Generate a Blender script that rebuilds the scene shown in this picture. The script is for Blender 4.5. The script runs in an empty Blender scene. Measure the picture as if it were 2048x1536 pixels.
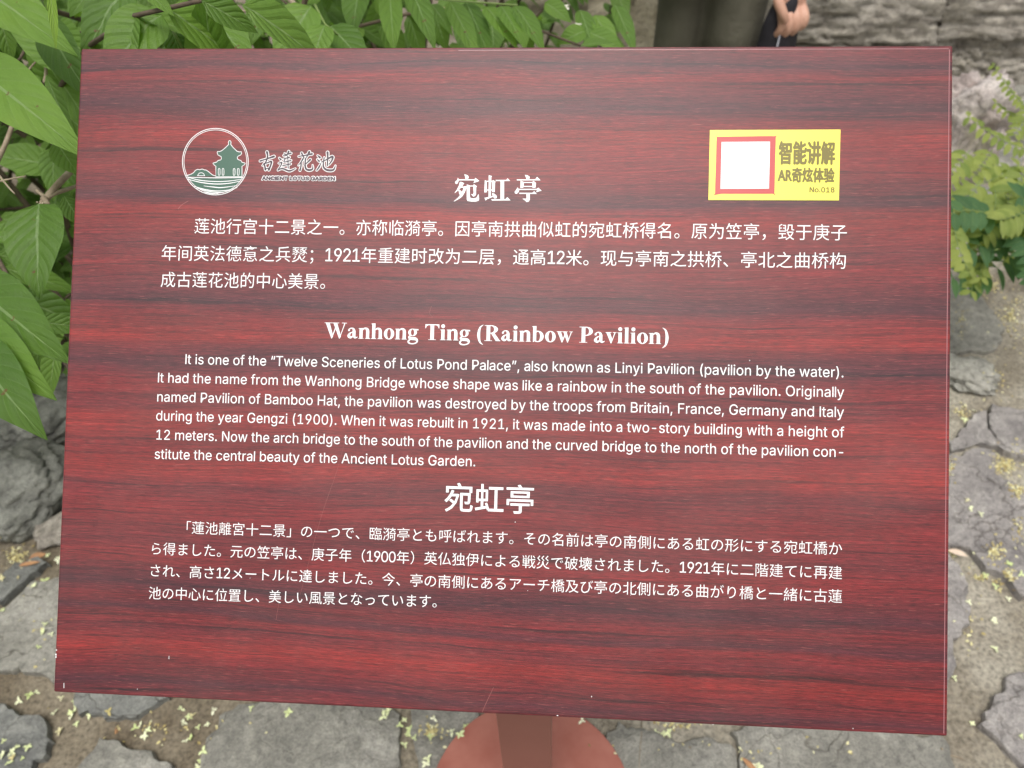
import bpy, bmesh, math, random
import numpy as np
from mathutils import Vector, Matrix, noise
from mathutils.geometry import tessellate_polygon
R = math.radians
SC = bpy.context.scene
COL = SC.collection

# ------------------------------------------------------------------ camera, sky, sun, exposure
F = 1500.0                       # focal length in pixels of the 2048 wide photograph
CAM = Vector((0, 0, 1.44))
_d = Vector((72, 1472, 1500)).normalized()          # plumb line in camera space (right, down, forward)
_f = Vector((0, 0, 1)); _y = (_f - _d * _f.dot(_d)).normalized()
_x = _d.cross(_y) * -1
# camera space basis vectors in world coordinates: world = (x, y, z) with z up
def c2w(v):
    v = Vector(v)
    return Vector((v.dot(_x), v.dot(_y), -v.dot(_d)))
if c2w((1, 0, 0)).x < 0:
    _x = -_x
right, down, fwd = c2w((1, 0, 0)), c2w((0, 1, 0)), c2w((0, 0, 1))
cam_d = bpy.data.cameras.new('camera'); cam = bpy.data.objects.new('camera', cam_d); COL.objects.link(cam)
cam.matrix_world = Matrix.Translation(CAM) @ Matrix((right, -down, -fwd)).transposed().to_4x4()
cam_d.sensor_width = 36; cam_d.lens = 36 * F / 2048
cam_d.clip_start = 0.02; cam_d.clip_end = 500
cam_d.dof.use_dof = True; cam_d.dof.focus_distance = 0.565; cam_d.dof.aperture_fstop = 9.0
SC.camera = cam

W = bpy.data.worlds.new('World'); SC.world = W; W.use_nodes = True
SUN_EL, SUN_AZ = R(71), R(-172)   # azimuth measured from +Y towards +X
wn = W.node_tree; wn.nodes.clear()
sky = wn.nodes.new('ShaderNodeTexSky'); sky.sky_type = 'NISHITA'; sky.sun_disc = False
sky.sun_elevation = SUN_EL; sky.sun_rotation = SUN_AZ; sky.dust_density = 6; sky.air_density = 1.0; sky.ozone_density = 1.0
hs = wn.nodes.new('ShaderNodeHueSaturation'); hs.inputs['Saturation'].default_value = 0.22
bg = wn.nodes.new('ShaderNodeBackground'); bg.inputs['Strength'].default_value = 0.12
wo = wn.nodes.new('ShaderNodeOutputWorld')
wn.links.new(sky.outputs[0], hs.inputs['Color']); wn.links.new(hs.outputs[0], bg.inputs['Color']); wn.links.new(bg.outputs[0], wo.inputs['Surface'])
sun_d = bpy.data.lights.new('sun', 'SUN'); sun_d.energy = 1.3; sun_d.angle = R(25); sun_d.color = (1.0, 0.96, 0.9)
sun = bpy.data.objects.new('sun', sun_d); COL.objects.link(sun)
sdir = Vector((math.sin(SUN_AZ) * math.cos(SUN_EL), math.cos(SUN_AZ) * math.cos(SUN_EL), math.sin(SUN_EL)))
sun.rotation_euler = sdir.to_track_quat('Z', 'Y').to_euler(); sun.location = (0, 0, 8)
SC.view_settings.view_transform = 'Standard'; SC.view_settings.look = 'None'
SC.view_settings.exposure = 0.35; SC.view_settings.gamma = 1.0; SC.view_settings.use_curve_mapping = False
SC.cycles.use_denoising = True
SC.cycles.max_bounces = 6; SC.cycles.transparent_max_bounces = 8

def ray(px, py):
    return (right * ((px - 1024) / F) + down * ((py - 768) / F) + fwd)
def P(px, py, depth):                       # point seen at (px, py), depth metres along the optical axis
    return CAM + ray(px, py) * depth
def G(px, py, z=0.0):                       # point of the level z seen at (px, py)
    r = ray(px, py); return CAM + r * ((z - CAM.z) / r.z)
def proj(p):
    v = p - CAM; z = v.dot(fwd)
    return (1024 + F * v.dot(right) / z, 768 + F * v.dot(down) / z, z)

# ------------------------------------------------------------------ helpers
def tag(o, label=None, cat=None, group=None, kind=None):
    if label: o['label'] = label
    if cat: o['category'] = cat
    if group: o['group'] = group
    if kind: o['kind'] = kind
    return o
def empty(name, loc, label, cat, group=None):
    o = bpy.data.objects.new(name, None); COL.objects.link(o); o.location = loc; o.empty_display_size = 0.05
    return tag(o, label, cat, group)
def link(name, me, mats=None, parent=None, world=None, smooth=False):
    """link a mesh object; its vertices are in the frame `world` (default: world coordinates)"""
    o = bpy.data.objects.new(name, me); COL.objects.link(o)
    if mats is not None:
        me.materials.clear()
        for m in (mats if isinstance(mats, (list, tuple)) else [mats]): me.materials.append(m)
    Mw = world if world is not None else Matrix.Identity(4)
    if parent is not None:
        o.parent = parent; o.matrix_basis = wm(parent).inverted() @ Mw
    else:
        o.matrix_basis = Mw
    if smooth:
        me.polygons.foreach_set('use_smooth', [True] * len(me.polygons))
    return o
def wm(o):
    m = o.matrix_basis.copy()
    if o.parent: m = wm(o.parent) @ m
    return m
def mesh(name, V, Fc, uv=None):
    me = bpy.data.meshes.new(name); me.from_pydata([tuple(v) for v in V], [], Fc); me.update()
    if uv is not None:
        l = me.uv_layers.new(name='UVMap')
        idx = np.empty(len(me.loops), dtype=np.int32); me.loops.foreach_get('vertex_index', idx)
        l.data.foreach_set('uv', np.array(uv, dtype=np.float32)[idx].ravel())
    return me
def from_bm(name, bm):
    me = bpy.data.meshes.new(name); bm.to_mesh(me); bm.free(); return me
def tube(path, radii, seg=8, cap=True):
    """list of points, radius (or (rx, ry)) per point -> verts, faces"""
    V, Fc = [], []
    n = len(path); path = [Vector(p) for p in path]
    up = Vector((0, 0, 1)); prev = None
    for i, p in enumerate(path):
        t = (path[min(i + 1, n - 1)] - path[max(i - 1, 0)]).normalized()
        if prev is None:
            a = t.orthogonal().normalized() if abs(t.dot(Vector((1, 0, 0)))) > .9 else (Vector((1, 0, 0)) - t * t.x).normalized()
        else:
            a = (prev - t * prev.dot(t)).normalized()
        prev = a; b = t.cross(a)
        r = radii[i] if isinstance(radii, (list, tuple)) else radii
        rx, ry = r if isinstance(r, (list, tuple)) else (r, r)
        for k in range(seg):
            th = 2 * math.pi * k / seg
            V.append(p + a * (rx * math.cos(th)) + b * (ry * math.sin(th)))
    for i in range(n - 1):
        for k in range(seg):
            k2 = (k + 1) % seg
            Fc.append((i * seg + k, i * seg + k2, (i + 1) * seg + k2, (i + 1) * seg + k))
    if cap:
        Fc.append(tuple(range(seg))[::-1]); Fc.append(tuple((n - 1) * seg + k for k in range(seg)))
    return V, Fc
class MB:
    def __init__(s): s.V = []; s.F = []
    def add(s, V, Fc):
        o = len(s.V); s.V += list(V); s.F += [tuple(i + o for i in f) for f in Fc]; return s
def remesh(me, voxel, smooth=3):
    o = bpy.data.objects.new('tmp', me); COL.objects.link(o)
    m = o.modifiers.new('r', 'REMESH'); m.mode = 'VOXEL'; m.voxel_size = voxel
    if smooth:
        s = o.modifiers.new('s', 'SMOOTH'); s.iterations = smooth; s.factor = 0.5
    dg = bpy.context.evaluated_depsgraph_get()
    r = bpy.data.meshes.new_from_object(o.evaluated_get(dg))
    bpy.data.objects.remove(o); return r

# ------------------------------------------------------------------ materials
def mat(name, rough=0.6, spec=0.5):
    m = bpy.data.materials.new(name); m.use_nodes = True
    b = m.node_tree.nodes['Principled BSDF']; b.inputs['Roughness'].default_value = rough
    b.inputs['Specular IOR Level'].default_value = spec
    return m, m.node_tree, b
def N(nt, t, **kw):
    n = nt.nodes.new(t)
    for k, v in kw.items():
        if k in n.inputs: n.inputs[k].default_value = v
        else: setattr(n, k, v)
    return n
def ramp(nt, stops, interp='LINEAR'):
    n = nt.nodes.new('ShaderNodeValToRGB'); cr = n.color_ramp; cr.interpolation = interp
    while len(cr.elements) > 1: cr.elements.remove(cr.elements[-1])
    cr.elements[0].position = stops[0][0]; cr.elements[0].color = (*stops[0][1], 1)
    for p, c in stops[1:]:
        e = cr.elements.new(p); e.color = (*c, 1)
    return n
def mixc(nt, fac, a, b, blend='MIX'):
    n = nt.nodes.new('ShaderNodeMix'); n.data_type = 'RGBA'; n.blend_type = blend
    for sock, v in ((n.inputs[0], fac), (n.inputs[6], a), (n.inputs[7], b)):
        if isinstance(v, (int, float)): sock.default_value = v
        elif isinstance(v, tuple): sock.default_value = (*v, 1)
        else: nt.links.new(v, sock)
    return n.outputs[2]
def mapped(nt, scale, coord='Object', rot=(0, 0, 0)):
    tc = nt.nodes.new('ShaderNodeTexCoord'); mp = nt.nodes.new('ShaderNodeMapping')
    mp.inputs['Scale'].default_value = scale; mp.inputs['Rotation'].default_value = rot
    nt.links.new(tc.outputs[coord], mp.inputs['Vector']); return mp.outputs[0]
def noise_n(nt, vec, scale, detail=4, rough=0.6, dist=0.0):
    n = N(nt, 'ShaderNodeTexNoise', Scale=scale, Detail=detail, Roughness=rough, Distortion=dist)
    nt.links.new(vec, n.inputs['Vector']); return n.outputs['Fac']
def bump(nt, b, h, strength, dist=0.01, prev=None):
    n = N(nt, 'ShaderNodeBump', Strength=strength, Distance=dist); nt.links.new(h, n.inputs['Height'])
    if prev: nt.links.new(prev, n.inputs['Normal'])
    nt.links.new(n.outputs[0], b.inputs['Normal']); return n.outputs[0]
def plain(name, c, rough=0.5, spec=0.5):
    m, nt, b = mat(name, rough, spec); b.inputs['Base Color'].default_value = (*c, 1); return m

def speckled(name, c1, c2, scale, rough=0.6, bstr=0.2, bdist=0.003, spec=0.4, detail=6):
    m, nt, b = mat(name, rough, spec); v = mapped(nt, (1, 1, 1))
    n = noise_n(nt, v, scale, detail)
    r = ramp(nt, [(0.3, c1), (0.7, c2)]); nt.links.new(n, r.inputs[0]); nt.links.new(r.outputs[0], b.inputs['Base Color'])
    if bstr: bump(nt, b, noise_n(nt, v, scale * 4, 5), bstr, bdist)
    return m

# ================================================================== THE SIGN
src = np.array([[160, 97], [1904, 91], [1895, 1473], [107, 1384]], float) - [1024, 768]
dst = np.array([[0, 1], [1, 1], [1, 0], [0, 0]], float)
A = []
for (x, y), (u, v) in zip(dst, src):
    A.append([x, y, 1, 0, 0, 0, -u * x, -u * y, -u]); A.append([0, 0, 0, x, y, 1, -v * x, -v * y, -v])
H = np.linalg.svd(np.array(A))[2][-1].reshape(3, 3); H /= H[2, 2]
Hi = np.linalg.inv(H)
K = np.array([1 / F, 1 / F, 1])
SW = 0.66
s = SW / np.linalg.norm(H[:, 0] * K)
O3 = c2w(H[:, 2] * K) * s + CAM
ex = (c2w(H[:, 0] * K)).normalized()
eyv = c2w(H[:, 1] * K) * s
SH = eyv.length
ey = (eyv - ex * eyv.dot(ex)).normalized(); en = ex.cross(ey)
SIGN = Matrix((ex, ey, en)).transposed().to_4x4(); SIGN.translation = O3   # origin: lower left corner of the face
def S(px, py):                                # photo pixel -> sign face coordinates (metres)
    w = Hi @ np.array([px - 1024, py - 768, 1.0]); return (w[0] / w[2] * SW, w[1] / w[2] * SH)

# print on the board: red rosewood grain
def board_material():
    m, nt, b = mat('rosewood_print', 0.47, 0.54)
    tc = nt.nodes.new('ShaderNodeTexCoord'); sep = nt.nodes.new('ShaderNodeSeparateXYZ'); nt.links.new(tc.outputs['Object'], sep.inputs[0])
    def mp(sx, sy, off=0):
        q = nt.nodes.new('ShaderNodeMapping'); q.inputs['Scale'].default_value = (sx, sy, 1); q.inputs['Location'].default_value = (off, off * 1.7, 0)
        nt.links.new(tc.outputs['Object'], q.inputs[0]); return q.outputs[0]
    def M(op, a, b_, c=None):
        q = nt.nodes.new('ShaderNodeMath'); q.operation = op
        for i, v in enumerate((a, b_, c)):
            if v is None: continue
            if isinstance(v, (int, float)): q.inputs[i].default_value = v
            else: nt.links.new(v, q.inputs[i])
        return q.outputs[0]
    warp = noise_n(nt, mp(1.6, 5.0, 3.1), 1.0, 3, 0.5)
    warp2 = noise_n(nt, mp(5, 40, 1.3), 1.0, 3, 0.6)
    v = M('DIVIDE', sep.outputs[1], SH)
    v = M('MULTIPLY_ADD', M('SUBTRACT', warp, 0.5), 0.07, v)
    v = M('MULTIPLY_ADD', M('SUBTRACT', warp2, 0.5), 0.026, v)
    RB, RM, RD, BK = (0.225, 0.014, 0.012), (0.165, 0.011, 0.013), (0.120, 0.011, 0.015), (0.070, 0.011, 0.018)
    rows = [(97, RD), (125, BK), (148, RM), (165, RD), (205, BK), (240, RM), (262, RB), (300, RM), (330, RM), (372, RD), (400, BK), (418, RM), (436, RB), (505, RD), (540, RM),
            (575, RD), (618, BK), (645, RM), (688, RB), (712, RD), (740, BK), (782, RM), (820, RD), (850, RB), (900, RM), (945, RB), (982, RD), (1040, RM), (1110, RD), (1150, RM), (1205, BK), (1240, RM)]
    # the ramp holds 32 stops, so the lowest fifth gets a ramp of its own
    def vv(py): return S(1000, py)[1] / SH
    r1 = ramp(nt, sorted([(min(1, max(0, vv(y))), c) for y, c in rows], key=lambda t: t[0]))
    low = [(1230, RM), (1262, BK), (1275, RM), (1300, RD), (1340, RB), (1365, RM), (1390, RD), (1408, BK), (1425, RD)]
    r2 = ramp(nt, sorted([(min(1, max(0, vv(y))), c) for y, c in low], key=lambda t: t[0]))
    nt.links.new(v, r1.inputs[0]); nt.links.new(v, r2.inputs[0])
    sel = M('LESS_THAN', v, vv(1235))
    base = mixc(nt, sel, r1.outputs[0], r2.outputs[0])
    # long soft patches that break the bands, crisp veins, then hair lines and pores of the grain
    def wmp(sx, sy, off, amp=.004):                # grain that follows the same slow waves as the bands
        cb = nt.nodes.new('ShaderNodeCombineXYZ'); nt.links.new(M('MULTIPLY_ADD', sep.outputs[0], sx, off), cb.inputs[0])
        yy = M('MULTIPLY_ADD', M('SUBTRACT', warp, 0.5), 0.04, sep.outputs[1]); yy = M('MULTIPLY_ADD', M('SUBTRACT', warp2, 0.5), amp, yy)
        nt.links.new(M('MULTIPLY_ADD', yy, sy, off * 3.1), cb.inputs[1]); return cb.outputs[0]
    big = ramp(nt, [(0.38, (0.74, 0.73, 0.80)), (0.52, (1, 1, 1)), (0.70, (1.18, 1.1, 1.08))]); nt.links.new(noise_n(nt, wmp(2.6, 24, 7.7), 1.0, 4, 0.6, 0.3), big.inputs[0])
    base = mixc(nt, 0.8, base, big.outputs[0], 'MULTIPLY')
    vein_ = ramp(nt, [(0.34, (0.28, 0.32, 0.44)), (0.39, (0.75, 0.75, 0.82)), (0.42, (1, 1, 1)), (0.66, (1.12, 1.1, 1.08))]); nt.links.new(noise_n(nt, wmp(2.6, 210, 5.2, .012), 1.0, 5, 0.62), vein_.inputs[0])
    base = mixc(nt, 0.85, base, vein_.outputs[0], 'MULTIPLY')
    st = ramp(nt, [(0.36, (0.40, 0.40, 0.46)), (0.5, (0.95, 0.94, 0.94)), (0.64, (1.5, 1.5, 1.45))]); nt.links.new(noise_n(nt, wmp(14, 620, 0.4), 1.0, 6, 0.72), st.inputs[0])
    base = mixc(nt, 0.72, base, st.outputs[0], 'MULTIPLY')
    st4 = ramp(nt, [(0.36, (0.42, 0.42, 0.46)), (0.5, (1, 1, 1)), (0.64, (1.4, 1.4, 1.4))]); nt.links.new(noise_n(nt, wmp(110, 1700, 4.4), 1.0, 3, 0.7), st4.inputs[0])
    base = mixc(nt, 0.75, base, st4.outputs[0], 'MULTIPLY')
    st3 = ramp(nt, [(0.60, (0, 0, 0)), (0.72, (1, 1, 1))]); nt.links.new(noise_n(nt, wmp(70, 1400, 2.2), 1.0, 3, 0.6), st3.inputs[0])
    base = mixc(nt, st3.outputs[0], base, mixc(nt, 0.5, base, (0.40, 0.10, 0.085)))
    # dust film, heavier near the rim
    dn = ramp(nt, [(0.45, (0, 0, 0)), (0.8, (.16, .16, .16))]); nt.links.new(noise_n(nt, mp(5, 6, 9.1), 1.0, 6, 0.65), dn.inputs[0])
    base = mixc(nt, dn.outputs[0], base, (0.22, 0.17, 0.15))
    nt.links.new(base, b.inputs['Base Color'])
    n1 = bump(nt, b, noise_n(nt, mp(60, 700, 0), 1.0, 3), 0.12, 0.0004)
    bump(nt, b, noise_n(nt, mp(1500, 1500, 0), 1.0, 2), 0.4, 0.0003, n1)
    return m
M_board = board_material()
M_print = plain('white_print', (0.86, 0.86, 0.86), 0.38)
M_dark = plain('dark_print', (0.045, 0.02, 0.035), 0.38)
M_green = plain('green_print', (0.035, 0.105, 0.068), 0.38)
M_yel = plain('yellow_sticker', (0.95, 0.86, 0.10), 0.35)
M_olive = plain('olive_print', (0.17, 0.135, 0.012), 0.4)
M_redp = plain('red_print', (0.50, 0.055, 0.055), 0.4)
M_edge = plain('edge_highlight', (0.55, 0.36, 0.34), 0.35)
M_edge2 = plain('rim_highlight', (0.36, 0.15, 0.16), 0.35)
M_paint = speckled('brown_red_paint', (0.29, 0.088, 0.062), (0.38, 0.145, 0.108), 16, 0.45, 0.08, 0.001)
M_post = speckled('post_paint', (0.215, 0.082, 0.060), (0.26, 0.105, 0.078), 7, 0.42, 0.05, 0.001)

post_base = G(1061, 1619)
sign = empty('information_sign', (post_base.x, post_base.y, 0.0),
             'rosewood look information board with white Chinese, English and Japanese text on a red brown post', 'sign')
def bevel_box(x0, x1, y0, y1, z0, z1, bev, seg=2):
    bm = bmesh.new(); bmesh.ops.create_cube(bm, size=1)
    bmesh.ops.scale(bm, vec=(x1 - x0, y1 - y0, z1 - z0), verts=bm.verts)
    bmesh.ops.translate(bm, vec=((x0 + x1) / 2, (y0 + y1) / 2, (z0 + z1) / 2), verts=bm.verts)
    if bev: bmesh.ops.bevel(bm, geom=bm.edges[:], offset=bev, segments=seg, affect='EDGES', profile=0.6)
    return bm
board = link('board', from_bm('board', bevel_box(0, SW, 0, SH, -0.018, 0, 0.0016, 3)), M_board, sign, SIGN)
# bevel highlight painted as thin pale strips on the left, right and top edges
def srect(x0, x1, y0, y1, z):
    return [(x0, y0, z), (x1, y0, z), (x1, y1, z), (x0, y1, z)], [(0, 1, 2, 3)]
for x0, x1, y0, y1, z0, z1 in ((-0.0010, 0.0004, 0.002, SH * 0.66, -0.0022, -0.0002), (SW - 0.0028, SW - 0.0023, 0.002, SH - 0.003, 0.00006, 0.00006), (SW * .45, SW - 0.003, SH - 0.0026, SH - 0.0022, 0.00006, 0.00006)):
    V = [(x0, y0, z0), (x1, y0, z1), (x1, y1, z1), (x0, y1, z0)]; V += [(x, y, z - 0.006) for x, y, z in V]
    link('painted_highlight', mesh('painted_highlight', V, [(0, 1, 2, 3), (7, 6, 5, 4), (0, 4, 5, 1), (3, 2, 6, 7), (0, 3, 7, 4), (1, 5, 6, 2)]), M_edge if x0 < 0 else M_edge2, sign, SIGN)
LZ = [0.00012]
def print_layer(z):                             # tiny lift so that no two printed faces share a plane
    return z
def text_mesh(body, offset=0.0, shear=0.0):
    c = bpy.data.curves.new('t', 'FONT'); c.body = body; c.size = 1.0; c.offset = offset; c.shear = shear; c.fill_mode = 'FRONT'
    c.resolution_u = 3
    o = bpy.data.objects.new('t', c); COL.objects.link(o)
    me = bpy.data.meshes.new_from_object(o.evaluated_get(bpy.context.evaluated_depsgraph_get()))
    bpy.data.objects.remove(o); bpy.data.curves.remove(c)
    a = np.empty(len(me.vertices) * 3, dtype=np.float32); me.vertices.foreach_get('co', a); a = a.reshape(-1, 3)
    return me, a
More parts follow.
